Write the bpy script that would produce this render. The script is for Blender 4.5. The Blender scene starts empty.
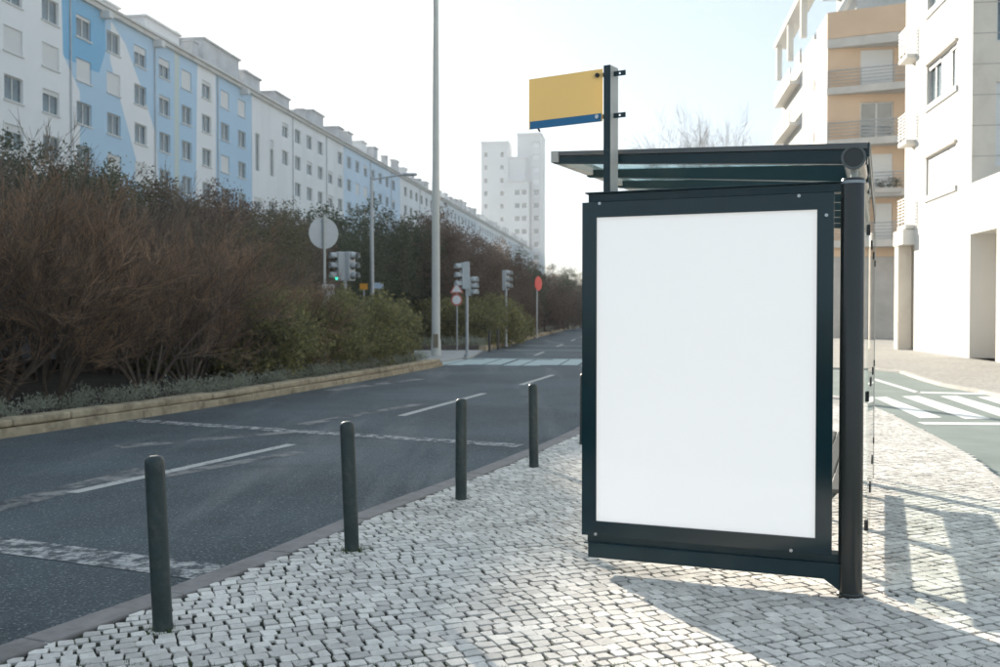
import bpy, bmesh, math, random
import numpy as np
from mathutils import Vector, Matrix
rad = math.radians
S = bpy.context.scene
COL = S.collection

# ------------------------------------------------------------------ camera, sky, sun, exposure
PITCH = 1.17
CAM_H = 1.5
F = 984.0
cam_d = bpy.data.cameras.new('camera')
cam = bpy.data.objects.new('camera', cam_d)
COL.objects.link(cam)
cam.location = (0, 0, CAM_H)
cam.rotation_euler = (rad(90 - PITCH), 0, 0)
cam_d.sensor_width = 36.0
cam_d.lens = 36.0 * F / 1000.0
cam_d.clip_end = 6000
cam_d.dof.use_dof = True
cam_d.dof.focus_distance = 5.6
cam_d.dof.aperture_fstop = 3.4
S.camera = cam

SUN_AZ, SUN_EL = -24.0, 18.65          # azimuth clockwise from +Y
world = bpy.data.worlds.new('World')
S.world = world
world.use_nodes = True
wn = world.node_tree.nodes
bg = wn['Background']
sky = wn.new('ShaderNodeTexSky')
sky.sky_type = 'NISHITA'
sky.sun_disc = False
sky.sun_elevation = rad(SUN_EL)
sky.sun_rotation = rad(SUN_AZ)
sky.air_density = 1.0
sky.dust_density = 1.0
sky.ozone_density = 1.0
bg.inputs['Strength'].default_value = 0.10
# thin even high cloud over the whole sky, the clear-sky gradient showing through it
veil = wn.new('ShaderNodeMix'); veil.data_type = 'RGBA'
veil.inputs[0].default_value = 0.88
veil.inputs[7].default_value = (1.88, 2.32, 2.70, 1)
world.node_tree.links.new(sky.outputs['Color'], veil.inputs[6])
world.node_tree.links.new(veil.outputs[2], bg.inputs['Color'])

sun_d = bpy.data.lights.new('sun', 'SUN')
sun_d.energy = 4.2
sun_d.angle = rad(0.5)
sun_d.color = (1.0, 0.91, 0.77)
sun = bpy.data.objects.new('sun', sun_d)
COL.objects.link(sun)
_sd = Vector((math.sin(rad(SUN_AZ)) * math.cos(rad(SUN_EL)), math.cos(rad(SUN_AZ)) * math.cos(rad(SUN_EL)), math.sin(rad(SUN_EL))))
sun.rotation_euler = _sd.to_track_quat('Z', 'Y').to_euler()
sun.location = (-20, 40, 60)

S.view_settings.view_transform = 'Standard'
S.view_settings.look = 'None'
S.view_settings.gamma = 1.0
S.view_settings.exposure = 1.65
S.cycles.max_bounces = 5
S.cycles.diffuse_bounces = 3
S.cycles.transparent_max_bounces = 12
S.cycles.volume_bounces = 0
S.cycles.use_denoising = True

# ------------------------------------------------------------------ helpers
_c, _s = math.cos(rad(PITCH)), math.sin(rad(PITCH))


def ray(px, py):
    x = (px - 500.0) / F
    y = -(py - 333.5) / F
    return (x, _c + y * _s, -_s + y * _c)


def G(px, py, z=0.0):
    """where the sight line of a photograph point meets the level z"""
    d = ray(px, py)
    t = (z - CAM_H) / d[2]
    return (d[0] * t, d[1] * t, z)


def AT(px, py, Y):
    d = ray(px, py)
    t = Y / d[1]
    return (d[0] * t, Y, CAM_H + d[2] * t)


class MB:
    def __init__(self):
        self.v = []; self.f = []; self.m = []

    def add(self, vs, fs, mi=0):
        n = len(self.v)
        self.v.extend([tuple(p) for p in vs])
        self.f.extend([tuple(n + i for i in f) for f in fs])
        self.m.extend([mi] * len(fs))
        return self

    def box(self, x0, y0, z0, x1, y1, z1, mi=0):
        vs = [(x0, y0, z0), (x1, y0, z0), (x1, y1, z0), (x0, y1, z0), (x0, y0, z1), (x1, y0, z1), (x1, y1, z1), (x0, y1, z1)]
        return self.add(vs, [(0, 3, 2, 1), (4, 5, 6, 7), (0, 1, 5, 4), (1, 2, 6, 5), (2, 3, 7, 6), (3, 0, 4, 7)], mi)

    def hexa(self, b, t, mi=0):
        """b and t: four points each, counter-clockwise seen from above"""
        return self.add(list(b) + list(t), [(0, 3, 2, 1), (4, 5, 6, 7), (0, 1, 5, 4), (1, 2, 6, 5), (2, 3, 7, 6), (3, 0, 4, 7)], mi)

    def cyl(self, p0, p1, r0, r1=None, n=12, cap=True, mi=0):
        r1 = r0 if r1 is None else r1
        p0 = Vector(p0); p1 = Vector(p1)
        d = (p1 - p0).normalized()
        a = Vector((1, 0, 0)) if abs(d.x) < 0.8 else Vector((0, 1, 0))
        u = d.cross(a).normalized(); w = d.cross(u)
        vs = []
        for p, r in ((p0, r0), (p1, r1)):
            for i in range(n):
                t = 2 * math.pi * i / n
                vs.append(p + (u * math.cos(t) + w * math.sin(t)) * r)
        fs = [(i, (i + 1) % n, n + (i + 1) % n, n + i) for i in range(n)]
        if cap:
            fs += [tuple(range(n - 1, -1, -1)), tuple(range(n, 2 * n))]
        return self.add(vs, fs, mi)

    def lathe(self, prof, n=20, c=(0, 0, 0), mi=0):
        vs = []
        for r, z in prof:
            for i in range(n):
                t = 2 * math.pi * i / n
                vs.append((c[0] + r * math.cos(t), c[1] + r * math.sin(t), c[2] + z))
        fs = []
        for k in range(len(prof) - 1):
            for i in range(n):
                j = (i + 1) % n
                fs.append((k * n + i, k * n + j, (k + 1) * n + j, (k + 1) * n + i))
        fs.append(tuple(range(n - 1, -1, -1)))
        fs.append(tuple((len(prof) - 1) * n + i for i in range(n)))
        return self.add(vs, fs, mi)

    def prism(self, poly, z0, z1, mi=0):
        n = len(poly)
        vs = [(p[0], p[1], z0) for p in poly] + [(p[0], p[1], z1) for p in poly]
        fs = [tuple(range(n - 1, -1, -1)), tuple(range(n, 2 * n))] + [(i, (i + 1) % n, n + (i + 1) % n, n + i) for i in range(n)]
        return self.add(vs, fs, mi)

    def mesh(self, name, mats, smooth=False):
        me = bpy.data.meshes.new(name)
        me.from_pydata(self.v, [], self.f)
        if not isinstance(mats, (list, tuple)):
            mats = [mats]
        for m in mats:
            me.materials.append(m)
        if any(self.m):
            me.polygons.foreach_set('material_index', self.m)
        if smooth:
            me.polygons.foreach_set('use_smooth', [True] * len(self.f))
        me.update()
        return me

    def build(self, name, mats, parent=None, smooth=False, bevel=0.0, angle=40):
        o = link(name, self.mesh(name, mats, smooth), parent)
        if smooth:
            autosmooth(o, angle)
        if bevel:
            b = o.modifiers.new('bevel', 'BEVEL')
            b.width = bevel; b.segments = 2; b.limit_method = 'ANGLE'; b.angle_limit = rad(40)
        return o


def autosmooth(o, angle=40):
    me = o.data
    bm = bmesh.new(); bm.from_mesh(me)
    for e in bm.edges:
        if len(e.link_faces) == 2:
            e.smooth = e.calc_face_angle(0.0) < rad(angle)
    bm.to_mesh(me); bm.free()


def link(name, data, parent=None, loc=None, rz=None):
    o = bpy.data.objects.new(name, data)
    COL.objects.link(o)
    if parent is not None:
        o.parent = parent
    if loc is not None:
        o.location = loc
    if rz is not None:
        o.rotation_euler = (0, 0, rz)
    return o


def tag(o, label=None, cat=None, group=None, kind=None):
    if label: o['label'] = label
    if cat: o['category'] = cat
    if group: o['group'] = group
    if kind: o['kind'] = kind
    return o


def empty(name, loc, rz=0.0, label=None, cat=None, group=None):
    o = link(name, None, None, loc, rz)
    o.empty_display_size = 0.2
    return tag(o, label, cat, group)


def copy_tree(o, parent=None):
    c = o.copy()
    COL.objects.link(c)
    if parent is not None:
        c.parent = parent
    for ch in list(o.children):
        copy_tree(ch, c)
    return c


# ------------------------------------------------------------------ materials
MATS = {}


def mat(name, col, rough=0.6, var=0.12, scale=4.0, bump=0.0, bscale=60.0, metal=0.0, spec=0.5, trans=None, detail=6.0, stretch=(1, 1, 1), dirt=None, world=False):
    if name in MATS:
        return MATS[name]
    m = bpy.data.materials.new(name)
    m.use_nodes = True
    nt = m.node_tree; N = nt.nodes; L = nt.links
    p = N['Principled BSDF']
    p.inputs['Roughness'].default_value = rough
    p.inputs['Metallic'].default_value = metal
    p.inputs['Specular IOR Level'].default_value = spec
    tc = N.new('ShaderNodeTexCoord')
    mp = N.new('ShaderNodeMapping')
    mp.inputs['Scale'].default_value = stretch
    L.new(N.new('ShaderNodeNewGeometry').outputs['Position'] if world else tc.outputs['Object'], mp.inputs['Vector'])
    no = N.new('ShaderNodeTexNoise')
    no.inputs['Scale'].default_value = scale
    no.inputs['Detail'].default_value = detail
    no.inputs['Roughness'].default_value = 0.65
    L.new(mp.outputs['Vector'], no.inputs['Vector'])
    cr = N.new('ShaderNodeValToRGB')
    cr.color_ramp.elements[0].position = 0.3
    cr.color_ramp.elements[1].position = 0.7
    cr.color_ramp.elements[0].color = (*[c * (1 - var) for c in col], 1)
    cr.color_ramp.elements[1].color = (*[min(1, c * (1 + var)) for c in col], 1)
    L.new(no.outputs['Fac'], cr.inputs['Fac'])
    out = cr.outputs['Color']
    if dirt:
        dcol, damt, dscale = dirt
        n2 = N.new('ShaderNodeTexNoise')
        n2.inputs['Scale'].default_value = dscale
        n2.inputs['Detail'].default_value = 8
        n2.inputs['Roughness'].default_value = 0.7
        L.new(mp.outputs['Vector'], n2.inputs['Vector'])
        r2 = N.new('ShaderNodeMapRange')
        r2.inputs['From Min'].default_value = 0.5
        r2.inputs['From Max'].default_value = 0.72
        r2.inputs['To Max'].default_value = damt
        L.new(n2.outputs['Fac'], r2.inputs['Value'])
        mx = N.new('ShaderNodeMix'); mx.data_type = 'RGBA'
        mx.inputs[7].default_value = (*dcol, 1)
        L.new(r2.outputs['Result'], mx.inputs[0])
        L.new(out, mx.inputs[6])
        out = mx.outputs[2]
    L.new(out, p.inputs['Base Color'])
    if bump:
        nb = N.new('ShaderNodeTexNoise')
        nb.inputs['Scale'].default_value = bscale
        nb.inputs['Detail'].default_value = 5
        L.new(mp.outputs['Vector'], nb.inputs['Vector'])
        b = N.new('ShaderNodeBump')
        b.inputs['Strength'].default_value = bump
        b.inputs['Distance'].default_value = 0.01
        L.new(nb.outputs['Fac'], b.inputs['Height'])
        L.new(b.outputs['Normal'], p.inputs['Normal'])
    if trans:
        # thin leaves let some light through
        t = N.new('ShaderNodeBsdfTranslucent')
        t.inputs['Color'].default_value = (*trans, 1)
        ms = N.new('ShaderNodeMixShader'); ms.inputs[0].default_value = 0.35
        L.new(p.outputs['BSDF'], ms.inputs[1]); L.new(t.outputs['BSDF'], ms.inputs[2])
        L.new(ms.outputs['Shader'], N['Material Output'].inputs['Surface'])
    MATS[name] = m
    return m


def island_colour(m, dark, light, amount=1.0):
    """multiply the base colour by a random tone for every loose piece"""
    nt = m.node_tree; N = nt.nodes; L = nt.links
    p = N['Principled BSDF']
    src = p.inputs['Base Color'].links[0].from_socket
    g = N.new('ShaderNodeNewGeometry')
    oi = N.new('ShaderNodeObjectInfo')
    ad = N.new('ShaderNodeMath'); ad.operation = 'ADD'
    L.new(g.outputs['Random Per Island'], ad.inputs[0]); L.new(oi.outputs['Random'], ad.inputs[1])
    fr = N.new('ShaderNodeMath'); fr.operation = 'FRACT'
    L.new(ad.outputs[0], fr.inputs[0])
    cr = N.new('ShaderNodeValToRGB')
    cr.color_ramp.elements[0].color = (*dark, 1)
    cr.color_ramp.elements[1].color = (*light, 1)
    L.new(fr.outputs[0], cr.inputs['Fac'])
    mx = N.new('ShaderNodeMix'); mx.data_type = 'RGBA'; mx.blend_type = 'MULTIPLY'
    mx.inputs[0].default_value = amount
    L.new(src, mx.inputs[6]); L.new(cr.outputs['Color'], mx.inputs[7])
    L.new(mx.outputs[2], p.inputs['Base Color'])
    return m


def glass(name, tint=(0.9, 0.97, 0.96), gloss=1.0, base=0.05):
    if name in MATS:
        return MATS[name]
    m = bpy.data.materials.new(name)
    m.use_nodes = True
    nt = m.node_tree; N = nt.nodes; L = nt.links
    N.remove(N['Principled BSDF'])
    t = N.new('ShaderNodeBsdfTransparent'); t.inputs['Color'].default_value = (*tint, 1)
    g = N.new('ShaderNodeBsdfGlossy'); g.inputs['Roughness'].default_value = 0.02
    fr = N.new('ShaderNodeFresnel'); fr.inputs['IOR'].default_value = 1.45
    ge = N.new('ShaderNodeNewGeometry')
    fb = N.new('ShaderNodeMath'); fb.operation = 'SUBTRACT'; fb.inputs[0].default_value = gloss
    L.new(ge.outputs['Backfacing'], fb.inputs[1]); fb.use_clamp = True
    ma = N.new('ShaderNodeMath'); ma.operation = 'MULTIPLY'
    L.new(fr.outputs[0], ma.inputs[0]); L.new(fb.outputs[0], ma.inputs[1])
    ms = N.new('ShaderNodeMixShader')
    L.new(ma.outputs[0], ms.inputs[0]); L.new(t.outputs[0], ms.inputs[1]); L.new(g.outputs[0], ms.inputs[2])
    L.new(ms.outputs[0], N['Material Output'].inputs['Surface'])
    MATS[name] = m
    return m


def asphalt(name, col, light, speck):
    """dark binder, pale stone chips, dusty wheel tracks along the road"""
    m = bpy.data.materials.new(name); m.use_nodes = True
    MATS[name] = m
    nt = m.node_tree; N = nt.nodes; L = nt.links
    p = N['Principled BSDF']; p.inputs['Roughness'].default_value = 0.72; p.inputs['Specular IOR Level'].default_value = 0.35
    tc = N.new('ShaderNodeTexCoord')
    mp = N.new('ShaderNodeMapping'); mp.inputs['Rotation'].default_value = (0, 0, rad(20)); mp.inputs['Scale'].default_value = (1.0, 0.10, 1.0)
    L.new(tc.outputs['Object'], mp.inputs['Vector'])

    def noise(vec, sc, lo, hi, to):
        n = N.new('ShaderNodeTexNoise'); n.inputs['Scale'].default_value = sc; n.inputs['Detail'].default_value = 6; n.inputs['Roughness'].default_value = 0.6
        L.new(vec, n.inputs['Vector'])
        r = N.new('ShaderNodeMapRange'); r.inputs['From Min'].default_value = lo; r.inputs['From Max'].default_value = hi; r.inputs['To Max'].default_value = to
        L.new(n.outputs['Fac'], r.inputs['Value'])
        return r.outputs['Result']

    def mix(f, a, b):
        x = N.new('ShaderNodeMix'); x.data_type = 'RGBA'
        L.new(f, x.inputs[0])
        if isinstance(a, tuple): x.inputs[6].default_value = (*a, 1)
        else: L.new(a, x.inputs[6])
        x.inputs[7].default_value = (*b, 1)
        return x.outputs[2]
    c = mix(noise(tc.outputs['Object'], 0.35, 0.38, 0.66, 0.9), tuple(v * 0.62 for v in col), tuple(v * 1.25 for v in col))
    c = mix(noise(mp.outputs['Vector'], 0.9, 0.52, 0.75, 0.75), c, light)
    c = mix(noise(tc.outputs['Object'], 1.7, 0.56, 0.72, 0.5), c, tuple(v * 0.5 for v in col))
    c = mix(noise(tc.outputs['Object'], 48, 0.55, 0.68, 0.85), c, speck)
    c = mix(noise(tc.outputs['Object'], 60, 0.54, 0.64, 0.85), c, tuple(v * 0.35 for v in col))
    L.new(c, p.inputs['Base Color'])
    nb = N.new('ShaderNodeTexNoise'); nb.inputs['Scale'].default_value = 95; nb.inputs['Detail'].default_value = 4
    L.new(tc.outputs['Object'], nb.inputs['Vector'])
    b = N.new('ShaderNodeBump'); b.inputs['Strength'].default_value = 0.9; b.inputs['Distance'].default_value = 0.012
    L.new(nb.outputs['Fac'], b.inputs['Height']); L.new(b.outputs['Normal'], p.inputs['Normal'])
    return m


M_ASPH = asphalt('asphalt', (0.070, 0.092, 0.104), (0.23, 0.235, 0.23), (0.32, 0.335, 0.34))
M_STREET = mat('worn_asphalt', (0.20, 0.235, 0.22), 0.9, 0.15, 0.8, 0.5, 150, spec=0.3)
M_SOIL = mat('soil', (0.055, 0.045, 0.035), 0.95, 0.4, 3.0, 0.8, 25)
M_GROUND = mat('rough_ground', (0.12, 0.12, 0.09), 0.95, 0.3, 0.15, 0.3, 5)
M_JOINT = mat('joint_soil', (0.013, 0.014, 0.010), 0.95, 0.5, 6.0, 0.8, 90, dirt=((0.07, 0.085, 0.022), 0.8, 1.6))
M_COBBLE = island_colour(mat('limestone_cobble', (0.74, 0.71, 0.665), 0.70, 0.14, 38.0, 0.55, 120, spec=0.4, dirt=((0.34, 0.32, 0.29), 0.7, 0.9), world=True), (0.70, 0.685, 0.675), (1.06, 1.045, 1.025))
M_KERB = mat('kerb_stone', (0.25, 0.23, 0.22), 0.8, 0.18, 9.0, 0.5, 140, dirt=((0.11, 0.10, 0.09), 0.6, 2.0))
M_KERBY = mat('yellow_kerb_stone', (0.40, 0.33, 0.225), 0.88, 0.28, 4.0, 0.9, 35, dirt=((0.11, 0.085, 0.055), 0.9, 2.2))
M_TEAL = mat('dark_teal_paint', (0.0045, 0.030, 0.038), 0.38, 0.2, 3.0, 0.08, 60, spec=0.45, dirt=((0.035, 0.05, 0.05), 0.5, 4.0))
M_TEALG = mat('black_glass_border', (0.002, 0.024, 0.032), 0.12, 0.25, 1.2, spec=0.5)
M_TUBE = mat('dark_bronze_paint', (0.020, 0.023, 0.021), 0.27, 0.12, 5.0, 0.04, 90, spec=0.6)
M_GREYMET = mat('pale_grey_metal', (0.56, 0.53, 0.48), 0.45, 0.08, 6.0, 0.05, 60, metal=0.0)
M_STEEL = mat('galvanised_steel', (0.36, 0.38, 0.40), 0.45, 0.12, 5.0, 0.1, 40, metal=0.5)
M_BOLT = mat('bright_bolt', (0.55, 0.56, 0.56), 0.3, 0.05, metal=0.9)
M_BOLLARD = mat('bollard_paint', (0.020, 0.036, 0.037), 0.46, 0.35, 9.0, 0.25, 45, spec=0.45, dirt=((0.085, 0.085, 0.075), 0.7, 11.0))
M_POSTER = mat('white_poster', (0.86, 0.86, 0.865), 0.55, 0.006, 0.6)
_pp = M_POSTER.node_tree.nodes['Principled BSDF']          # faint glow added to lift the white of the poster sheet
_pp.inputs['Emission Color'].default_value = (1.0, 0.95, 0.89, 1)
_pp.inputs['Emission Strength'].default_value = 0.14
M_YEL = mat('yellow_plastic', (0.80, 0.64, 0.30), 0.45, 0.03, 3.0, trans=(0.9, 0.74, 0.40))
M_BLUEB = mat('blue_enamel', (0.012, 0.17, 0.36), 0.4, 0.05, 3.0)
M_GLASS = glass('clear_glass', (0.93, 0.97, 0.96))
M_ROOFGL = glass('roof_glass', (0.74, 0.82, 0.83), 0.5)
M_PANE = mat('window_glass', (0.10, 0.14, 0.16), 0.08, 0.5, 0.4, spec=0.9)
M_FRAME = mat('window_frame_white', (0.62, 0.62, 0.61), 0.5, 0.06)
M_SHUT = mat('roller_shutter', (0.66, 0.66, 0.65), 0.6, 0.05, 3.0, 0.4, 20, stretch=(0.1, 0.1, 6))
M_WHITEW = mat('white_render', (0.80, 0.805, 0.81), 0.9, 0.06, 0.35, 0.15, 12, dirt=((0.55, 0.56, 0.57), 0.45, 0.25), stretch=(1, 1, 0.25))
M_PALEB = mat('pale_blue_render', (0.58, 0.70, 0.82), 0.9, 0.06, 0.35, 0.1, 12)
M_CREAM = mat('cream_limestone', (0.70, 0.63, 0.54), 0.85, 0.07, 0.8, 0.15, 20, dirt=((0.42, 0.33, 0.25), 0.4, 0.5))
M_WSUN = mat('white_plaster', (0.70, 0.68, 0.64), 0.9, 0.04, 0.5, 0.1, 15)
M_ORANGE = mat('orange_render', (0.63, 0.46, 0.32), 0.9, 0.08, 0.5, 0.15, 14)
M_CONC = mat('concrete', (0.42, 0.40, 0.38), 0.9, 0.15, 0.8, 0.3, 20)
M_ROOFT = mat('roof_tiles', (0.30, 0.26, 0.24), 0.9, 0.25, 1.2, 0.3, 8)
M_DORM = mat('weathered_render', (0.50, 0.52, 0.54), 0.9, 0.18, 0.7, 0.2, 10)
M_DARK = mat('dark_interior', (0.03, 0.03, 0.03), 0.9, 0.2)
M_PAVFAR = None
M_POLE = mat('lamp_pole_paint', (0.50, 0.50, 0.47), 0.55, 0.08, 1.5, 0.05, 30)
M_TLIGHT = mat('traffic_light_grey', (0.44, 0.46, 0.47), 0.5, 0.1, 3.0)
M_BLACK = mat('black_plastic', (0.012, 0.013, 0.014), 0.5, 0.2, 5.0)
M_RED = mat('sign_red', (0.60, 0.035, 0.03), 0.45, 0.1)
M_SIGNW = mat('sign_white', (0.72, 0.72, 0.72), 0.45, 0.04)
M_SIGNBACK = mat('sign_back_grey', (0.50, 0.51, 0.52), 0.5, 0.08, 3.0)
M_ORSIGN = mat('sign_orange', (0.75, 0.33, 0.03), 0.5, 0.05)
M_TYRE = mat('tyre', (0.02, 0.02, 0.02), 0.8)
M_BRICKP = mat('dark_planter_stone', (0.10, 0.085, 0.075), 0.9, 0.25, 3.0, 0.3, 30)


def worn_paint(name, col, wear, scale=9.0, base=(0.080, 0.088, 0.096)):
    m = mat(name, base, 0.8, 0.25, 0.9, 0.6, 200, stretch=(1, 1, 1), spec=0.35)
    nt = m.node_tree; N = nt.nodes; L = nt.links
    p = N['Principled BSDF']
    src = p.inputs['Base Color'].links[0].from_socket
    tc = [n for n in N if n.type == 'TEX_COORD'][0]
    no = N.new('ShaderNodeTexNoise'); no.inputs['Scale'].default_value = scale; no.inputs['Detail'].default_value = 10
    no.inputs['Roughness'].default_value = 0.75
    L.new(tc.outputs['Object'], no.inputs['Vector'])
    mr = N.new('ShaderNodeMapRange')
    mr.inputs['From Min'].default_value = wear - 0.06; mr.inputs['From Max'].default_value = wear + 0.06
    L.new(no.outputs['Fac'], mr.inputs['Value'])
    mx = N.new('ShaderNodeMix'); mx.data_type = 'RGBA'
    mx.inputs[7].default_value = (*col, 1)
    L.new(mr.outputs['Result'], mx.inputs[0]); L.new(src, mx.inputs[6])
    L.new(mx.outputs[2], p.inputs['Base Color'])
    return m


M_LINE = worn_paint('lane_paint', (0.52, 0.51, 0.48), 0.40, 10)
M_WORN = worn_paint('worn_bus_line_paint', (0.50, 0.49, 0.47), 0.515, 8)
M_ZEB = worn_paint('crossing_paint', (0.42, 0.50, 0.50), 0.34, 5)
M_ZEB2 = worn_paint('street_line_paint', (0.74, 0.75, 0.73), 0.30, 5, base=(0.20, 0.235, 0.22))


def far_cobbles(name, a, b, scale):
    m = bpy.data.materials.new(name); m.use_nodes = True
    nt = m.node_tree; N = nt.nodes; L = nt.links
    p = N['Principled BSDF']; p.inputs['Roughness'].default_value = 0.8
    tc = N.new('ShaderNodeTexCoord')
    vo = N.new('ShaderNodeTexVoronoi'); vo.feature = 'DISTANCE_TO_EDGE'; vo.inputs['Scale'].default_value = scale
    vo.inputs['Randomness'].default_value = 0.55
    vc = N.new('ShaderNodeTexVoronoi'); vc.inputs['Scale'].default_value = scale; vc.inputs['Randomness'].default_value = 0.55
    L.new(tc.outputs['Object'], vo.inputs['Vector']); L.new(tc.outputs['Object'], vc.inputs['Vector'])
    bw = N.new('ShaderNodeRGBToBW'); L.new(vc.outputs['Color'], bw.inputs['Color'])
    c1 = N.new('ShaderNodeValToRGB')
    c1.color_ramp.elements[0].color = (*[c * 0.7 for c in a], 1); c1.color_ramp.elements[1].color = (*a, 1)
    L.new(bw.outputs[0], c1.inputs['Fac'])
    mr = N.new('ShaderNodeMapRange'); mr.inputs['From Min'].default_value = 0.02; mr.inputs['From Max'].default_value = 0.07
    L.new(vo.outputs['Distance'], mr.inputs['Value'])
    no = N.new('ShaderNodeTexNoise'); no.inputs['Scale'].default_value = 0.6; no.inputs['Detail'].default_value = 8
    L.new(tc.outputs['Object'], no.inputs['Vector'])
    mx = N.new('ShaderNodeMix'); mx.data_type = 'RGBA'; mx.inputs[6].default_value = (*b, 1)
    L.new(mr.outputs['Result'], mx.inputs[0]); L.new(c1.outputs['Color'], mx.inputs[7])
    m2 = N.new('ShaderNodeMix'); m2.data_type = 'RGBA'; m2.blend_type = 'MULTIPLY'; m2.inputs[0].default_value = 0.35
    L.new(mx.outputs[2], m2.inputs[6]); L.new(no.outputs['Fac'], m2.inputs[7])
    L.new(m2.outputs[2], p.inputs['Base Color'])
    return m


M_PAVFAR = far_cobbles('distant_cobbles', (0.50, 0.48, 0.45), (0.10, 0.10, 0.075), 10.5)

# ------------------------------------------------------------------ road layout (metres, x right, y ahead)
ROAD_Z = -0.12
AX = 21.3
r_ = Vector((math.cos(rad(AX)), -math.sin(rad(AX))))       # across the pavement, away from the road
a_ = Vector((math.sin(rad(AX)), math.cos(rad(AX))))        # along the kerb


def smooth_line(pts, step=0.5):
    out = []
    P = [Vector(p[:2]) for p in pts]
    for i in range(len(P) - 1):
        p0 = P[max(0, i - 1)]; p1 = P[i]; p2 = P[i + 1]; p3 = P[min(len(P) - 1, i + 2)]
        n = max(1, int((p2 - p1).length / step))
        for k in range(n):
            t = k / n
            out.append(0.5 * ((2 * p1) + (-p0 + p2) * t + (2 * p0 - 5 * p1 + 4 * p2 - p3) * t * t + (-p0 + 3 * p1 - 3 * p2 + p3) * t ** 3))
    out.append(P[-1])
    return out


def offset_line(line, d):
    out = []
    for i, p in enumerate(line):
        q = line[min(i + 1, len(line) - 1)] - line[max(i - 1, 0)]
        q.normalize()
        out.append(p + Vector((q.y, -q.x)) * d)
    return out


def strip(mb, la, lb, za, zb):
    n = len(la)
    vs = [(p.x, p.y, za) for p in la] + [(p.x, p.y, zb) for p in lb]
    mb.add(vs, [(i, n + i, n + i + 1, i + 1) for i in range(n - 1)])


# road-side edge of the kerb below the bollards
KR = smooth_line([(-5.2, -2.0), (-3.6, 1.4), G(0, 646), G(210, 573), G(360, 512), G(500, 460.5), G(583, 425), (3.35, 20.5), (5.2, 27.5), (7.0, 36), (9.5, 51), (14.5, 85), (22, 135), (31, 200)], 0.5)
# road-side foot of the yellow kerb across the road
KL = smooth_line([(-12.4, -4.5), (-9.3, 4.2), G(0, 439, ROAD_Z), G(120, 421.5, ROAD_Z), G(250, 401, ROAD_Z), G(380, 378, ROAD_Z), (-1.75, 30.2)], 0.5)
KF = smooth_line([(-0.62, 42.5), (0.5, 51), (2.2, 64), (5.0, 85), (11.2, 131), (20, 196)], 1.0)     # far planting island

mb = MB()
mb.box(-2500, -400, -1.2, 2500, 3500, -0.25)
tag(mb.build('ground', M_GROUND), kind='structure')

mb = MB()
left_edge = [Vector((-40, -6)), Vector((-16, -5.0))] + KL[1:] + [Vector((-9, 33.5)), Vector((-40, 36)), Vector((-40, 40)), Vector((-8, 41.5))] + KF
poly = [(p.x - 0.05, p.y) for p in left_edge] + [(p.x, p.y) for p in reversed(KR)]
bm = bmesh.new()
vs = [bm.verts.new((x, y, ROAD_Z)) for x, y in poly]
bmesh.ops.triangle_fill(bm, use_beauty=True, edges=[bm.edges.new((vs[i], vs[(i + 1) % len(vs)])) for i in range(len(vs))])
bmesh.ops.recalc_face_normals(bm, faces=bm.faces)
for f in bm.faces:
    if f.normal.z < 0: f.normal_flip()
me = bpy.data.meshes.new('road'); bm.to_mesh(me); bm.free(); me.materials.append(M_ASPH)
road = tag(link('road', me), kind='structure')


def paint(name, pts, m, z=ROAD_Z + 0.004, parent=None):
    b = MB(); b.add([(p[0], p[1], z) for p in pts], [tuple(range(len(pts)))])
    o = b.build(name, m, parent)
    if o.data.polygons[0].normal.z < 0:
        o.data.flip_normals()
    return o


def line_mark(p, q, w, m, name, z=ROAD_Z + 0.004, parent=None):
    p = Vector(p[:2]); q = Vector(q[:2]); d = (q - p).normalized(); n = Vector((d.y, -d.x)) * (w / 2)
    return paint(name, [p + n, p - n, q - n, q + n], m, z, parent)


for (p, q) in (((72, 493), (292, 444.5)), ((401, 416), (484, 393.5)), ((521, 385), (553, 375))):
    line_mark(G(*p, ROAD_Z), G(*q, ROAD_Z), 0.14, M_LINE, 'lane_dash', parent=road)
e0 = Vector(G(0, 545, ROAD_Z)[:2]); e1 = Vector(G(214, 573, ROAD_Z)[:2])
line_mark(e0 - (e1 - e0) * 1.2, e1, 0.34, M_WORN, 'bus_bay_line', parent=road)
e0 = Vector(G(133, 420.5, ROAD_Z)[:2]); e1 = Vector(G(520, 446, ROAD_Z)[:2])
line_mark(e0, e1, 0.30, M_WORN, 'bus_bay_line', parent=road)
# ghosts of older lane lines beside the dashes
M_GHOST = worn_paint('ghost_line_paint', (0.27, 0.265, 0.25), 0.49, 2.2)
for (p_, q_, w_) in (((-30, 514), (150, 469), 0.34), ((118, 447), (300, 431), 0.30), ((150, 478), (300, 452), 0.22), ((300, 425), (420, 404), 0.25), ((330, 390.5), (420, 379), 0.35)):
    line_mark(G(*p_, ROAD_Z), G(*q_, ROAD_Z), w_, M_GHOST, 'ghost_line', ROAD_Z + 0.003, road)
# crossing over the main road: give-way lines and blocks
line_mark(G(447, 358.5, ROAD_Z), (8, 34.2), 0.30, M_ZEB, 'crossing_line', parent=road)
for k in range(18):
    off = 0.45 * (k % 4 in (1, 2))
    c = Vector((-2.35 + k * 0.60, 33.2 - k * 0.07 - off))
    line_mark(c - Vector((0.30, 1.9)), c + Vector((0.30, 1.9)), 0.54, M_ZEB, 'crossing_bar', parent=road)
line_mark((0.2, 43.2), (12, 42), 0.28, M_ZEB, 'stop_line', parent=road)
line_mark((0.9, 49.5), (12, 48), 0.28, M_ZEB, 'stop_line', parent=road)
for k in range(8):
    y = 38 + k * 10
    line_mark((1.35 + k * 1.42, y), (1.85 + k * 1.42, y + 3.4), 0.13, M_LINE, 'lane_dash', parent=road)

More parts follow.
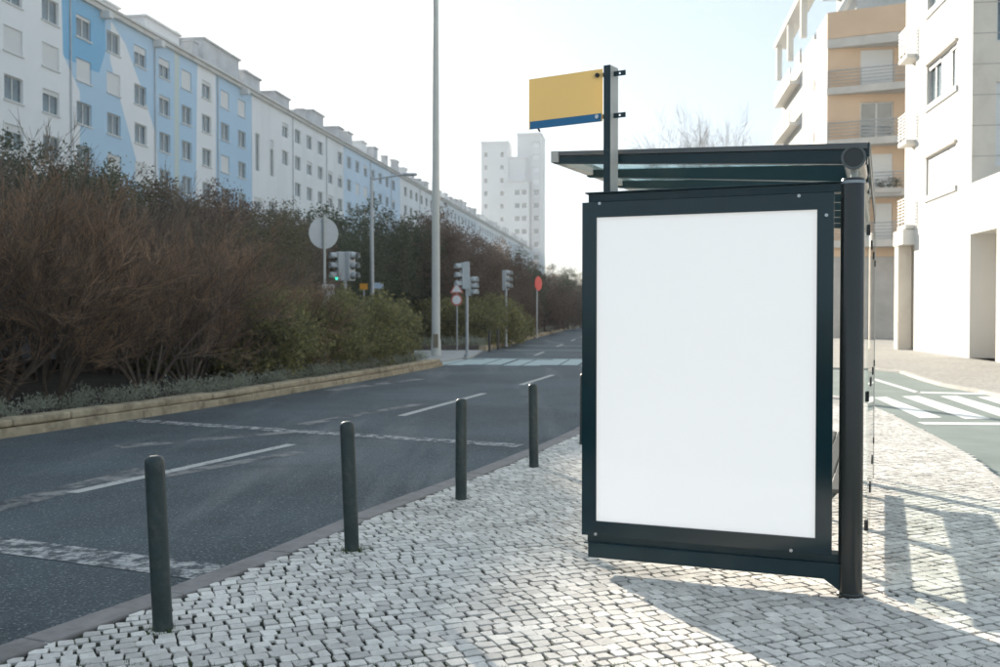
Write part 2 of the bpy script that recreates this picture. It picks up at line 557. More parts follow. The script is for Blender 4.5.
# kerb below the bollards: single stones
rng = random.Random(5)
KRi = offset_line(KR, 0.18)
kerb = None
kerb = empty('kerb', (0, 0, 0)); tag(kerb, kind='structure')


def lens(line):
    a = [0.0]
    for i in range(1, len(line)):
        a.append(a[-1] + (line[i] - line[i - 1]).length)
    return a


def along(line, acc, s):
    s = max(0, min(s, acc[-1] - 1e-4))
    i = int(np.searchsorted(acc, s, side='right')) - 1
    i = max(0, min(i, len(line) - 2))
    t = (s - acc[i]) / max(1e-6, acc[i + 1] - acc[i])
    d = (line[i + 1] - line[i]).normalized()
    return line[i].lerp(line[i + 1], t), d


def kerb_run(line, s0, s1, length, off0, off1, z0, z1, m, name, parent, gap=0.008, jz=0.004, bevel=0.012):
    acc = lens(line); s = s0; first = True
    while s < s1:
        L_ = length * rng.uniform(0.85, 1.15)
        e = min(s + L_, s1)
        n = 1 if e - s < 1.6 else 2
        rows = []
        dz = rng.uniform(-jz, jz); do = rng.uniform(-jz, jz)
        for k in range(n + 1):
            p, d = along(line, acc, s + gap / 2 + (e - s - gap) * k / n)
            nn = Vector((d.y, -d.x))
            rows.append((p + nn * (off0 + do), p + nn * (off1 + do)))
        b = MB()
        for k in range(n):
            A0, B0 = rows[k]; A1, B1 = rows[k + 1]
            bot = [(A0.x, A0.y, z0), (B0.x, B0.y, z0), (B1.x, B1.y, z0), (A1.x, A1.y, z0)]
            top = [(q[0], q[1], z1 + dz) for q in bot]
            b.hexa(bot, top)
        c = rows[0][0]
        o = b.build(name, m, parent, bevel=bevel if n == 1 else 0)
        s = e


kerb_run(KR, 0.5, 30, 0.95, 0.0, 0.18, -0.24, 0.006, M_KERB, 'kerb_stone', kerb)
kerb_run(KR, 30, 190, 8, 0.0, 0.18, -0.24, -0.002, M_KERB, 'kerb_stone', kerb)
mb = MB(); strip(mb, offset_line(KR, 0.02), offset_line(KR, 0.16), -0.03, -0.03)
mb.build('kerb_mortar', M_JOINT, kerb)

# yellow stone kerb of the planted strip: base course and coping
ykerb = empty('planter_kerb', (0, 0, 0)); tag(ykerb, kind='structure')
accL = lens(KL)
kerb_run(KL, 1, accL[-1], 1.5, -0.30, 0.0, -0.25, 0.005, M_KERBY, 'base_stone', ykerb, jz=0.008)
kerb_run(KL, 1.4, accL[-1] - 0.12, 1.15, -0.31, -0.035, 0.012, 0.115, M_KERBY, 'coping_stone', ykerb, gap=0.014, jz=0.016, bevel=0.028)
fkerb = empty('far_planter_kerb', (0, 0, 0)); tag(fkerb, kind='structure')
kerb_run(KF, 0, 60, 2.2, -0.3, 0.0, -0.25, 0.09, M_KERBY, 'coping_stone', fkerb, jz=0.008, bevel=0)
kerb_run(KF, 60, 150, 9, -0.3, 0.0, -0.25, 0.09, M_KERBY, 'coping_stone', fkerb, jz=0.008, bevel=0)

# planting beds
KLb = offset_line(KL, -0.29)
mb = MB()
strip(mb, offset_line(KL, -16), KLb, 0.5, 0.04)
tag(mb.build('planting_soil', M_SOIL), kind='structure')
mb = MB()
strip(mb, offset_line(KF, -16), offset_line(KF, -0.28), 0.3, 0.03)
tag(mb.build('far_planting_soil', M_SOIL), kind='structure')
# bank up to the blue building
mb = MB()
n = 40
top = []; bot = []
for i in range(n + 1):
    Y = -5 + 330 * i / n
    fx = -27.6 + 0.1476 * (Y - 66)
    top.append(Vector((fx + 1.5, Y))); bot.append(Vector((fx + 14, Y)))
strip(mb, top, bot, 5.0, 0.2)
tag(mb.build('grass_bank', mat('winter_grass', (0.07, 0.085, 0.03), 0.95, 0.4, 0.8, 0.5, 20)), kind='structure')

# crossing refuge between the two beds
mb = MB()
mb.prism([(-1.9, 32.2), (-1.0, 36), (-0.75, 41.8), (-8, 41.5), (-30, 40.2), (-30, 37.8), (-9, 33.8)], -0.25, -0.06)
tag(mb.build('pavement', mat('pale_paving', (0.36, 0.36, 0.35), 0.85, 0.12, 1.2, 0.3, 30)), kind='structure')
mb = MB(); mb.box(-9, 42.4, -0.2, -0.95, 42.75, 0.12)
o = tag(mb.build('low_planter_wall', M_BRICKP, bevel=0.02), 'low dark stone edging of far shrub bed beside the crossing', 'wall')

# ------------------------------------------------------------------ pavement with the bus shelter
SE = smooth_line([(2.0, -2.0), (2.9, 2.0), (3.75, 5.8), G(1000, 480), G(985, 467), G(960, 449.5), G(920, 429), G(875, 407), (6.15, 17.6), (5.8, 19.2), (4.4, 20.0), (3.5, 19.9)], 0.4)
isl_k = [p for p in KRi if p.y < 19.9]
isl = [(p.x, p.y) for p in SE] + [(p.x, p.y) for p in reversed(isl_k)]


def fill(name, pts, z, m, thick=None):
    bm = bmesh.new()
    vs = [bm.verts.new((x, y, z)) for x, y in pts]
    bmesh.ops.triangle_fill(bm, use_beauty=True, edges=[bm.edges.new((vs[i], vs[(i + 1) % len(vs)])) for i in range(len(vs))])
    for f in bm.faces:
        if f.normal.z < 0: f.normal_flip()
    me = bpy.data.meshes.new(name); bm.to_mesh(me); bm.free(); me.materials.append(m)
    return link(name, me)


pav = tag(fill('cobbled_pavement', isl, -0.013, M_JOINT), kind='structure')
# side street and the far plaza
FE = smooth_line([(5.0, -2), (6.3, 4.0), (7.9, 11), G(1000, 394.5), G(945, 384.5), G(915, 376), G(893, 369.5), (9.8, 27.2), (7.2, 27.6), (5.2, 27.5)], 0.5)
st = [(p.x, p.y) for p in FE] + [(3.3, 20.4), (3.5, 19.9)] + [(p.x, p.y) for p in reversed(SE)][1:]
street = tag(fill('side_street', st, -0.055, M_STREET), kind='structure')
pz = [(p.x, p.y) for p in FE] + [(p.x + 0.2, p.y) for p in KR if p.y > 27.5] + [(60, 200), (60, -2)]
plaza = tag(fill('plaza_pavement', pz, 0.0, far_cobbles('plaza_cobbles', (0.46, 0.44, 0.41), (0.22, 0.21, 0.18), 9)), kind='structure')
skerb = empty('street_kerb', (0, 0, 0)); tag(skerb, kind='structure')
kerb_run(SE, 2.5, lens(SE)[-1], 1.0, -0.10, 0.02, -0.2, 0.0, mat('pale_kerb_stone', (0.43, 0.41, 0.38), 0.85, 0.12, 6, 0.3, 60), 'kerb_stone', skerb, jz=0.002)
kerb_run(FE, 6, lens(FE)[-1], 1.6, -0.02, 0.12, -0.2, 0.006, MATS['pale_kerb_stone'], 'kerb_stone', skerb, jz=0.002)

# street markings: zebra, lines
SZ = -0.051
zb = [((874, 397.5), (886, 396.8), (942, 417.5), (920, 418)), ((902, 396.3), (919, 396), (991, 418.8), (965, 418.8)),
      ((940, 396), (957, 395.8), (1030, 417), (1008, 419)), ((977, 396.8), (993, 396.5), (1068, 417), (1046, 418))]
for q in zb:
    paint('crossing_bar', [G(x, y, SZ) for x, y in q], M_ZEB2, SZ, street)
line_mark(G(921, 423.2, SZ), G(1090, 424.5, SZ), 0.30, M_ZEB2, 'stop_line', SZ, street)
line_mark(G(917, 392.3, SZ), G(1010, 394.5, SZ), 0.35, M_ZEB2, 'stop_line', SZ, street)
line_mark(G(872, 378.5, SZ), G(918, 392.5, SZ), 0.14, M_ZEB2, 'edge_line', SZ, street)

# ---- cobbles
e1 = Vector((math.sin(rad(AX + 45)), math.cos(rad(AX + 45)))); e2 = Vector((math.sin(rad(AX - 45)), math.cos(rad(AX - 45))))
ip = np.array(isl)


def inside(x, y):
    c = False; j = len(isl) - 1
    for i in range(len(isl)):
        xi, yi = isl[i]; xj, yj = isl[j]
        if (yi > y) != (yj > y) and x < (xj - xi) * (y - yi) / (yj - yi) + xi:
            c = not c
        j = i
    return c


def inside_np(X, Y):
    c = np.zeros(len(X), bool); j = len(ip) - 1
    for i in range(len(ip)):
        xi, yi = ip[i]; xj, yj = ip[j]
        if yi != yj:
            hit = ((yi > Y) != (yj > Y)) & (X < (xj - xi) * (Y - yi) / (yj - yi) + xi)
            c ^= hit
        j = i
    return c


rng = random.Random(11)
PIT = 0.079
cand = []
v0 = -12
row = -130
for row in range(-70, 288):
    u = -8 + rng.random() * 0.1
    vb = row * PIT
    while u < 22:
        wd = rng.uniform(0.062, 0.099)
        cu, cv = u + wd / 2, vb + 0.008 * math.sin(u * 2.1 + row * 0.7) + 0.075 * math.sin(u * 0.8 + row * 0.02)
        p = e1 * cu + e2 * cv
        cand.append((p.x, p.y, wd))
        u += wd
A = np.array(cand)
ok = inside_np(A[:, 0], A[:, 1]) & (A[:, 1] > 2.2) & (A[:, 1] < 16.5)
A = A[ok]


def stone(cx, cy, wd, rr):
    g = rr.uniform(0.0040, 0.0078)
    hw = wd / 2 - g; hh = PIT / 2 - g
    j = 0.0085
    base = []
    for sx, sy in ((-1, -1), (1, -1), (1, 1), (-1, 1)):
        base.append(e1 * (sx * hw + rr.uniform(-j, j)) + e2 * (sy * hh + rr.uniform(-j, j)))
    z = rr.uniform(-0.002, 0.0012)
    tx, ty = rr.uniform(-0.025, 0.025), rr.uniform(-0.025, 0.025)
    # corners cut so that no stone is a clean square
    oct_ = []
    for i in range(4):
        p, q0, q1 = base[i], base[i - 1], base[(i + 1) % 4]
        k = rr.uniform(0.03, 0.13)
        oct_.append(p.lerp(q0, k)); oct_.append(p.lerp(q1, k))
    vs = [(p.x, p.y, -0.03) for p in oct_] + [(p.x, p.y, z - 0.002 + tx * p.x + ty * p.y) for p in oct_] + \
         [(p.x * 0.955, p.y * 0.955, z + tx * p.x + ty * p.y) for p in oct_]
    n = 8
    fs = [tuple(range(2 * n, 3 * n))]
    for i in range(n):
        k = (i + 1) % n
        fs.append((n + i, n + k, 2 * n + k, 2 * n + i))
        fs.append((i, k, n + k, n + i))
    return vs, fs


def ccw(vs, fs):
    a = 0
    t = fs[0]
    for i in range(len(t)):
        p, q = vs[t[i]], vs[t[(i + 1) % len(t)]]
        a += p[0] * q[1] - q[0] * p[1]
    return a > 0


# screen position of each stone, to choose the 300 that show largest
sx = 500 + F * A[:, 0] / A[:, 1]
sy = 313.4 + F * CAM_H / A[:, 1]
vis = (sx > -5) & (sx < 1005) & (sy < 670) & ~((sx > 588) & (sx < 842) & (sy < 578))
score = np.where(vis, A[:, 1] ** -3 * A[:, 2], -1)
big = set(np.argsort(-score)[:300].tolist())
rest = MB()
for i, (cx, cy, wd) in enumerate(A):
    vs, fs = stone(cx, cy, wd, rng)
    if not ccw(vs, fs):
        fs = [tuple(reversed(f)) for f in fs]
    if i in big:
        me = bpy.data.meshes.new('cobble'); me.from_pydata(vs, [], fs); me.materials.append(M_COBBLE)
        link('cobble', me, pav, (cx, cy, 0))
    else:
        rest.add([(v[0] + cx, v[1] + cy, v[2]) for v in vs], fs)
o = rest.build('cobbles', M_COBBLE, pav); o['kind'] = 'stuff'
far_strip = fill('worn_cobbles', [(x, y) for x, y in isl if y > 16.0] , -0.004, M_PAVFAR); far_strip.parent = pav

# ------------------------------------------------------------------ bus shelter
P0 = G(850, 595)
sh = empty('bus_shelter', P0, rad(-AX), 'dark teal bus shelter with blank white poster case and glass roof', 'bus shelter')
# post
b = MB(); b.lathe([(0.070, -0.03), (0.070, 0.012), (0.0615, 0.02), (0.0605, 2.200), (0.056, 2.212)], 32)
b.build('post', M_TUBE, sh, True)
b = MB(); b.cyl((0.006, 0.0, 2.2125), (0.006, 0.0, 2.262), 0.019, n=16)
b.build('post_neck', M_GREYMET, sh, True)
b = MB(); b.lathe([(0.0625, 2.183), (0.0625, 2.198)], 32); b.build('post_collar', M_STEEL, sh, True)
# gutter tube carried by the post
TX, TZ, TR = 0.004, 2.314, 0.058
b = MB(); b.cyl((TX, -0.06, TZ), (TX, 4.3, TZ), TR, n=32)
tube = b.build('gutter_tube', M_TUBE, sh, True)
b = MB()
n = 32
vs = []
for rr, yy in ((TR + 0.004, -0.068), (TR + 0.004, -0.047), (TR - 0.008, -0.068), (TR - 0.008, -0.062)):
    vs += [(TX + rr * math.cos(2 * math.pi * i / n), yy, TZ + rr * math.sin(2 * math.pi * i / n)) for i in range(n)]
fs = []
for A_, B_ in ((1, 0), (0, 2), (2, 3)):
    fs += [(A_ * n + i, A_ * n + (i + 1) % n, B_ * n + (i + 1) % n, B_ * n + i) for i in range(n)]
b.add(vs, fs); b.build('tube_end_ring', mat('worn_grey_paint', (0.11, 0.12, 0.12), 0.45, 0.2, 8), tube, True)
# poster case
CX0, CX1, CZ0, CZ1 = -1.474, -0.092, 0.212, 2.140
PX0, PX1, PZ0, PZ1 = -1.389, -0.177, 0.297, 2.052
b = MB(); b.box(CX0 + 0.006, -0.026, CZ0 + 0.004, CX1 - 0.006, 0.11, CZ1 - 0.004)
case = b.build('poster_case', M_TEAL, sh, bevel=0.012)
b = MB()
b.box(CX0, -0.042, CZ0, PX0, -0.027, CZ1); b.box(PX1, -0.042, CZ0, CX1, -0.027, CZ1)
b.box(PX0, -0.042, CZ0, PX1, -0.027, PZ0); b.box(PX0, -0.042, PZ1, PX1, -0.027, CZ1)
b.build('glass_border', M_TEALG, case)
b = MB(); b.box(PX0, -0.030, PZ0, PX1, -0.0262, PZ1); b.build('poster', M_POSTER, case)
b = MB(); b.box(PX0 + 0.0005, -0.0415, PZ0 + 0.0005, PX1 - 0.0005, -0.0385, PZ1 - 0.0005); b.build('cover_glass', glass('cover_glass', (0.985, 0.99, 0.99), 0.7), case)
b = MB(); b.box(PX0 - 0.02, 0.111, PZ0, PX1 + 0.02, 0.1135, PZ1); b.build('rear_poster', M_POSTER, case)
for (x, z) in ((-1.37, 2.132), (-0.27, 2.128), (-0.13, 2.02), (-1.39, 0.222), (-0.30, 0.222)):
    b = MB(); b.cyl((x, -0.0425, z), (x, -0.047, z), 0.009, n=12)
    b.build('screw', M_BOLT, case, True)
# top and bottom rails
b = MB(); b.box(-1.445, -0.015, 2.143, -0.055, 0.085, 2.192); b.box(-1.462, -0.03, 2.192, -0.05, 0.10, 2.200)
b.build('top_rail', M_TEAL, sh, bevel=0.003)
b = MB(); b.box(-0.085, 0.0, 2.16, -0.040, 0.06, 2.182); b.build('rail_bracket', M_GREYMET, sh)
b = MB(); b.box(-1.448, -0.010, 0.168, -0.03, 0.09, 0.2115); b.build('neck_rail', M_TEAL, sh)
b = MB(); b.box(-1.440, -0.030, 0.080, -0.045, 0.10, 0.160); b.box(-1.465, -0.036, 0.160, -0.045, 0.105, 0.1675)
b.build('bottom_beam', M_TEAL, sh, bevel=0.006)
b = MB(); b.hexa([(-0.13, -0.03, 0.079), (-0.045, -0.03, 0.02), (-0.045, 0.10, 0.02), (-0.13, 0.10, 0.079)], [(-0.13, -0.03, 0.0795), (-0.045, -0.03, 0.10), (-0.045, 0.10, 0.10), (-0.13, 0.10, 0.0795)])
b.build('gusset', M_TEAL, sh)
# second support, near the far end
b = MB(); b.lathe([(0.07, -0.03), (0.0615, 0.02), (0.0605, 2.25)], 24, (-0.15, 3.9, 0)); b.build('post', M_TUBE, sh, True)
b = MB(); b.cyl((-0.15, 3.9, 2.22), (-0.01, 3.9, 2.28), 0.03, n=14); b.build('post_neck', M_TUBE, sh, True)
# roof: beams from the gutter tube out over the kerb, glass between them
RX0, RX1 = -1.711, 0.068
RYO = 0.268
zt = lambda x: 2.4146 + (0.079 - x) / 1.79 * 0.058


def beam(y0, y1, dl, dr, top_off=0.0, x0=RX0, x1=RX1):
    b = MB()
    y0 += RYO; y1 += RYO
    zl, zr = zt(x0) - top_off, zt(x1) - top_off
    xa, xb = x0 + 0.075 * (y0 - 0.108), x0 + 0.075 * (y1 - 0.108)      # the roof narrows slightly away from the road sign
    b.hexa([(xa, y0, zl - dl), (x1, y0, zr - dr), (x1, y1, zr - dr), (xb, y1, zl - dl)], [(xa, y0, zl), (x1, y0, zr), (x1, y1, zr), (xb, y1, zl)])
    return b


M_LIP = mat('roof_edge_grey', (0.13, 0.135, 0.135), 0.5, 0.15, 4)
beam(-0.160, -0.105, 0.024, 0.030).build('roof_front_lip', M_LIP, sh)
beam(-0.148, -0.10, 0.036, 0.082, 0.031).build('roof_beam', M_TEAL, sh)
for k in range(1, 8):
    y = -0.125 + 0.60 * k
    beam(y - 0.032, y + 0.032, 0.045, 0.105, 0.03).build('roof_beam', M_TEAL, sh)
for k in range(7):
    y0 = -0.103 + 0.60 * k; y1 = y0 + 0.596
    p = beam(y0, y1, 0.008, 0.008, 0.015, RX0 + 0.046, RX1 - 0.02)
    p.build('roof_pane', M_ROOFGL, sh)
b = MB()
zl = zt(RX0)
xk = 0.075 * 4.28
b.hexa([(RX0 - 0.004, 0.106, zl - 0.066), (RX0 + 0.042, 0.106, zl - 0.066), (RX0 + xk + 0.042, 4.39, zl - 0.066), (RX0 + xk - 0.004, 4.39, zl - 0.066)], [(RX0 - 0.004, 0.106, zl + 0.002), (RX0 + 0.042, 0.106, zl + 0.002), (RX0 + xk + 0.042, 4.39, zl + 0.002), (RX0 + xk - 0.004, 4.39, zl + 0.002)])
b.build('roof_edge', M_GREYMET, sh, bevel=0.003)
b = MB()
zr = zt(RX1)
b.box(RX1 + 0.001, 0.108, zr - 0.075, RX1 + 0.012, 4.39, zr + 0.002)
b.build('roof_edge', M_TEAL, sh, bevel=0.003)
b = MB(); b.box(RX1 + 0.0125, 0.11, zr - 0.012, RX1 + 0.017, 4.38, zr + 0.002); b.build('edge_trim', M_GREYMET, sh)
# glass back wall
GX = 0.072
for k, (y0, y1) in enumerate(((0.12, 1.40), (1.43, 2.71), (2.74, 4.02))):
    b = MB(); b.box(GX, y0, 0.10, GX + 0.008, y1, 2.235)
    pane = b.build('glass_pane', M_GLASS, sh)
    for z in (0.35, 1.05, 1.95):
        for y in (y0 + 0.03, y1 - 0.03):
            b = MB(); b.box(GX - 0.006, y - 0.022, z - 0.028, GX + 0.014, y + 0.022, z + 0.028)
            b.build('clamp', M_BLACK, pane, bevel=0.003)
b = MB(); b.box(GX - 0.004, 4.025, 0.0, GX + 0.012, 4.05, 2.24); b.build('end_bar', M_GREYMET, sh)
# bench
b = MB()
for k in range(4):
    x = -0.37 + k * 0.080
    b = MB(); b.box(x, 0.55, 0.442, x + 0.072, 3.55, 0.466); b.build('seat_slat', mat('bench_dark', (0.035, 0.036, 0.034), 0.5, 0.2, 5), sh, bevel=0.006)
b = MB(); b.cyl((-0.25, 0.5, 0.235), (-0.25, 3.6, 0.235), 0.032, n=20); b.build('bench_beam', M_TEAL, sh, True)
for y in (0.75, 2.05, 3.35):
    b = MB()
    b.hexa([(-0.29, y - 0.02, 0.0), (-0.25, y - 0.02, 0.0), (-0.25, y + 0.02, 0.0), (-0.29, y + 0.02, 0.0)], [(-0.31, y - 0.02, 0.23), (-0.23, y - 0.02, 0.23), (-0.23, y + 0.02, 0.23), (-0.31, y + 0.02, 0.23)])
    b.hexa([(-0.30, y - 0.02, 0.25), (-0.24, y - 0.02, 0.25), (-0.24, y + 0.02, 0.25), (-0.30, y + 0.02, 0.25)], [(-0.36, y - 0.02, 0.4415), (-0.07, y - 0.02, 0.4415), (-0.07, y + 0.02, 0.4415), (-0.36, y + 0.02, 0.4415)])
    b.build('bench_bracket', M_TEAL, sh)
# stop flag: box post on the case, yellow plate with blue foot, bolts, spare brackets
fl = link('sign_post', None, sh, (-1.323, 0.03, 0), rad(AX) - math.atan2(0.533, 0.846))
b = MB(); b.box(-0.0215, -0.0525, 2.2005, 0.0215, 0.0525, 2.925)
fl.name = 'sign_post_mount'
bpy.data.objects.remove(fl)
FR = rad(AX) - math.atan2(0.533, 0.846)
FLOC = (-1.323, 0.03, 0)
o = b.build('sign_post', M_GREYMET, sh, bevel=0.003); o.location = FLOC; o.rotation_euler = (0, 0, FR)  # pale sides: light bounced onto the post is put into its colour
# dark sheet on the narrow front: the post's unlit face put into colour
b = MB(); b.box(-0.0212, -0.0545, 2.2006, 0.0212, -0.0529, 2.9245)
o2 = b.build('post_shade_strip', M_TEAL, o)
b = MB(); b.box(-0.535, -0.030, 2.612, -0.040, -0.024, 2.915); pl = b.build('sign_plate', M_YEL, sh, bevel=0.002); pl.location = FLOC; pl.rotation_euler = (0, 0, FR)
b = MB(); b.box(-0.525, -0.0335, 2.6122, -0.048, -0.0305, 2.658); b.build('blue_band', M_BLUEB, pl)
for z in (2.880, 2.640):
    b = MB(); b.cyl((-0.072, -0.0305, z), (-0.072, -0.042, z), 0.012, n=14); b.build('bolt', M_BOLT if z < 2.8 else M_BLACK, pl, True)
    b = MB(); b.box(-0.10, -0.0235, z - 0.012, -0.0215, -0.016, z + 0.012); b.build('bracket', M_BLACK, pl)
b = MB(); b.cyl((-0.47, -0.027, 2.612), (-0.46, -0.027, 2.595), 0.006, n=8); b.build('lower_clip', M_BLACK, pl)
for z in (2.880, 2.640):
    b = MB()
    b.box(0.022, -0.012, z - 0.014, 0.052, -0.004, z + 0.014); b.box(0.066, -0.012, z - 0.014, 0.095, -0.004, z + 0.014)
    b.box(0.052, -0.012, z + 0.006, 0.066, -0.004, z + 0.014); b.box(0.052, -0.012, z - 0.014, 0.066, -0.004, z - 0.006)
    b.build('spare_bracket', M_TEAL, o)

# ------------------------------------------------------------------ bollards
def bollard_mesh(h, r):
    b = MB(); b.lathe([(r * 1.02, -0.05), (r, 0.02), (r, h - 0.025), (r * 0.97, h - 0.008), (r * 0.75, h + 0.008), (r * 0.35, h + 0.014)], 28)
    me = b.mesh('bollard', M_BOLLARD, True)
    return me


BM = bollard_mesh(0.80, 0.046)
BL = [((163, 629), (-2.3, 0.6), 0.815, 'leaning dark green steel bollard beside the broad flaking white road line'),
      ((352, 550), (-2.0, 0.3), 0.805, 'dark green steel bollard with a grass tuft round its foot on the kerb side'),
      ((461, 499), (0.3, 0.0), 0.80, 'dark green steel bollard third along the kerb counting from the leaning one'),
      ((534, 466.5), (-0.8, 0.0), 0.80, 'dark green steel bollard at the kerb end of the far flaking white line'),
      ((583.5, 444), (0.4, 0.0), 0.80, 'dark green bollard half hidden behind the shelter poster case')]
for (pp, lean, h, lab) in BL:
    o = link('bollard', BM, None, G(*pp))
    o.rotation_euler = (rad(lean[1]), rad(lean[0]), 0)
    o.scale = (1, 1, h / 0.8)
    autosmooth(o) if pp[0] == 163 else None
    tag(o, lab, 'bollard', 'bollards along the kerb')
o = None
for i, px in enumerate((489.5, 498)):
    b = MB(); b.lathe([(0.055, 0), (0.05, 0.02), (0.05, 0.86), (0.03, 0.90)], 12)
    q = G(px, 352 - i * 2.2, -0.06)
    o = b.build('bollard', M_BLACK, None, True); o.location = q
    tag(o, 'slim black bollard, one of a pair on the crossing refuge', 'bollard', 'bollards on the crossing refuge')

# weeds in the joints and round the bollard feet
rng = random.Random(3)
b = MB()


def blade(b, x, y, h, w, z=-0.01):
    t = rng.uniform(0, 6.28); l = rng.uniform(0.2, 0.9) * h
    dx, dy = math.cos(t), math.sin(t)
    b.add([(x - dy * w, y + dx * w, z), (x + dy * w, y - dx * w, z), (x + dx * l, y + dy * l, z + h)], [(0, 1, 2)])


for (pp, lean, h, lab) in BL:
    g = G(*pp)
    nb = 160 if pp[0] == 352 else 50
    for k in range(nb):
        t = rng.uniform(0, 6.28); r = 0.046 + abs(rng.gauss(0, 0.028))
        blade(b, g[0] + r * math.cos(t), g[1] + r * math.sin(t), rng.uniform(0.012, 0.04), 0.003)
for k in range(260):
    px, py = rng.uniform(0, 1000), 313 + 140 / max(0.3, rng.random())
    g = G(px, min(py, 667))
    if not inside(g[0], g[1]): continue
    for j in range(rng.randint(4, 14)):
        blade(b, g[0] + rng.gauss(0, 0.03), g[1] + rng.gauss(0, 0.03), rng.uniform(0.006, 0.022), 0.003)
weed = b.build('weeds', mat('weed_green', (0.075, 0.11, 0.025), 0.8, 0.3, 8, trans=(0.1, 0.16, 0.03)))
tag(weed, 'small green weeds growing in the pavement joints', 'weeds', kind='stuff')

# ------------------------------------------------------------------ buildings
def wall_holes(b, x0, x1, z0, z1, holes, y=0.0, reveal=0.22, mi=0, mr=0):
    """wall in the plane y (outside towards -y) with rectangular openings and their reveals"""
    xs = sorted(set([x0, x1] + [h[0] for h in holes] + [h[1] for h in holes]))
    zs = sorted(set([z0, z1] + [h[2] for h in holes] + [h[3] for h in holes]))
    xs = [x for x in xs if x0 <= x <= x1]; zs = [z for z in zs if z0 <= z <= z1]
    for k in range(len(zs) - 1):
        zc = (zs[k] + zs[k + 1]) / 2
        run = None
        for i in range(len(xs) - 1):
            xc = (xs[i] + xs[i + 1]) / 2
            hole = any(h[0] < xc < h[1] and h[2] < zc < h[3] for h in holes)
            if not hole:
                run = xs[i] if run is None else run
            if hole or i == len(xs) - 2:
                e = xs[i] if hole else xs[i + 1]
                if run is not None and e > run:
                    b.add([(run, y, zs[k]), (e, y, zs[k]), (e, y, zs[k + 1]), (run, y, zs[k + 1])], [(0, 1, 2, 3)], mi)
                run = None
    for (a, c, d, e) in holes:
        Y = y + reveal
        b.add([(a, y, d), (c, y, d), (c, Y, d), (a, Y, d)], [(0, 1, 2, 3)], mr)
        b.add([(a, y, e), (c, y, e), (c, Y, e), (a, Y, e)], [(3, 2, 1, 0)], mr)
        b.add([(a, y, d), (a, Y, d), (a, Y, e), (a, y, e)], [(0, 1, 2, 3)], mr)
        b.add([(c, y, d), (c, Y, d), (c, Y, e), (c, y, e)], [(3, 2, 1, 0)], mr)


_wm = {}


def window(parent, cx, cz, w, h, y=0.0, shut=0.0, rz=0.0, reveal=0.22, off=(0, 0), sill=True, mull=2):
    """a window: frame mesh with panes, roller shutter and sill as its pieces; local x along the wall"""
    k = (round(w, 2), round(h, 2), mull)
    if k not in _wm:
        f = MB(); t = 0.07
        f.box(-w / 2, 0.12, -h / 2, w / 2, 0.18, -h / 2 + t); f.box(-w / 2, 0.12, h / 2 - t, w / 2, 0.18, h / 2)
        f.box(-w / 2, 0.12, -h / 2 + t, -w / 2 + t, 0.18, h / 2 - t); f.box(w / 2 - t, 0.12, -h / 2 + t, w / 2, 0.18, h / 2 - t)
        for j in range(1, mull):
            x = -w / 2 + w * j / mull
            f.box(x - 0.045, 0.12, -h / 2 + t, x + 0.045, 0.18, h / 2 - t)
        g = MB(); g.box(-w / 2 + 0.01, 0.165, -h / 2 + 0.01, w / 2 - 0.01, 0.175, h / 2 - 0.01)
        s = MB(); s.box(-w / 2 - 0.09, -0.07, -h / 2 - 0.10, w / 2 + 0.09, 0.04, -h / 2 - 0.005)
        _wm[k] = (f.mesh('window', M_FRAME), g.mesh('pane', M_PANE), s.mesh('sill', M_FRAME))
    fm, gm, sm = _wm[k]
    c, s_ = math.cos(rz), math.sin(rz)
    o = link('window', fm, parent, (off[0] + cx * c - y * s_, off[1] + cx * s_ + y * c, cz), rz)
    link('pane', gm, o)
    if sill:
        link('sill', sm, o)
    if shut > 0:
        kk = ('sh', k[0], k[1], round(shut, 2))
        if kk not in _wm:
            q = MB(); q.box(-w / 2 + 0.01, 0.07, h / 2 - h * shut, w / 2 - 0.01, 0.11, h / 2 - 0.005)
            _wm[kk] = q.mesh('shutter', M_SHUT)
        link('shutter', _wm[kk], o)
    return o


FA = math.atan(0.1476)
fx = lambda Y: -27.6 + 0.1476 * (Y - 66)
FRZ = math.pi / 2 - FA                      # local x runs away along the street, -y faces the street
SEC = 1 / math.cos(FA)
COLS = [58.4 + 3.66 * k for k in range(-4, 80)]
ROWS = [20.45, 17.6, 14.75, 11.9]
EAVE = 22.5


def mural_material():
    m = mat('mural_render', (0.80, 0.81, 0.82), 0.9, 0.05, 0.3, 0.12, 12, stretch=(1, 1, 0.3), dirt=((0.60, 0.62, 0.64), 0.45, 0.3))
    nt = m.node_tree; N = nt.nodes; L = nt.links
    p = N['Principled BSDF']; src = p.inputs['Base Color'].links[0].from_socket
    tc = [n for n in N if n.type == 'TEX_COORD'][0]
    sp = N.new('ShaderNodeSeparateXYZ'); L.new(tc.outputs['Object'], sp.inputs[0])

    def mm(op, a, b_):
        n = N.new('ShaderNodeMath'); n.operation = op
        for i, v in enumerate((a, b_)):
            if isinstance(v, (int, float)): n.inputs[i].default_value = v
            else: L.new(v, n.inputs[i])
        return n.outputs[0]
    X, Z = sp.outputs['X'], sp.outputs['Z']

    def edge(pts):
        """x of a painted edge as a function of height, by straight pieces"""
        fc = N.new('ShaderNodeFloatCurve'); cv = fc.mapping.curves[0]
        xs = [q[0] for q in pts]
        pts = sorted([(q[1] / 30.0, q[0] / 80.0) for q in pts])
        fc.mapping.use_clip = False
        cv.points[0].location = pts[0]; cv.points[1].location = pts[-1]
        for q in pts[1:-1]:
            cv.points.new(*q)
        for q in cv.points: q.handle_type = 'VECTOR'
        fc.mapping.update()
        L.new(mm('DIVIDE', Z, 30.0), fc.inputs['Value'])
        return mm('GREATER_THAN', X, mm('MULTIPLY', fc.outputs[0], 80.0))
    return m, N, L, p, src, edge, mm, Z, X


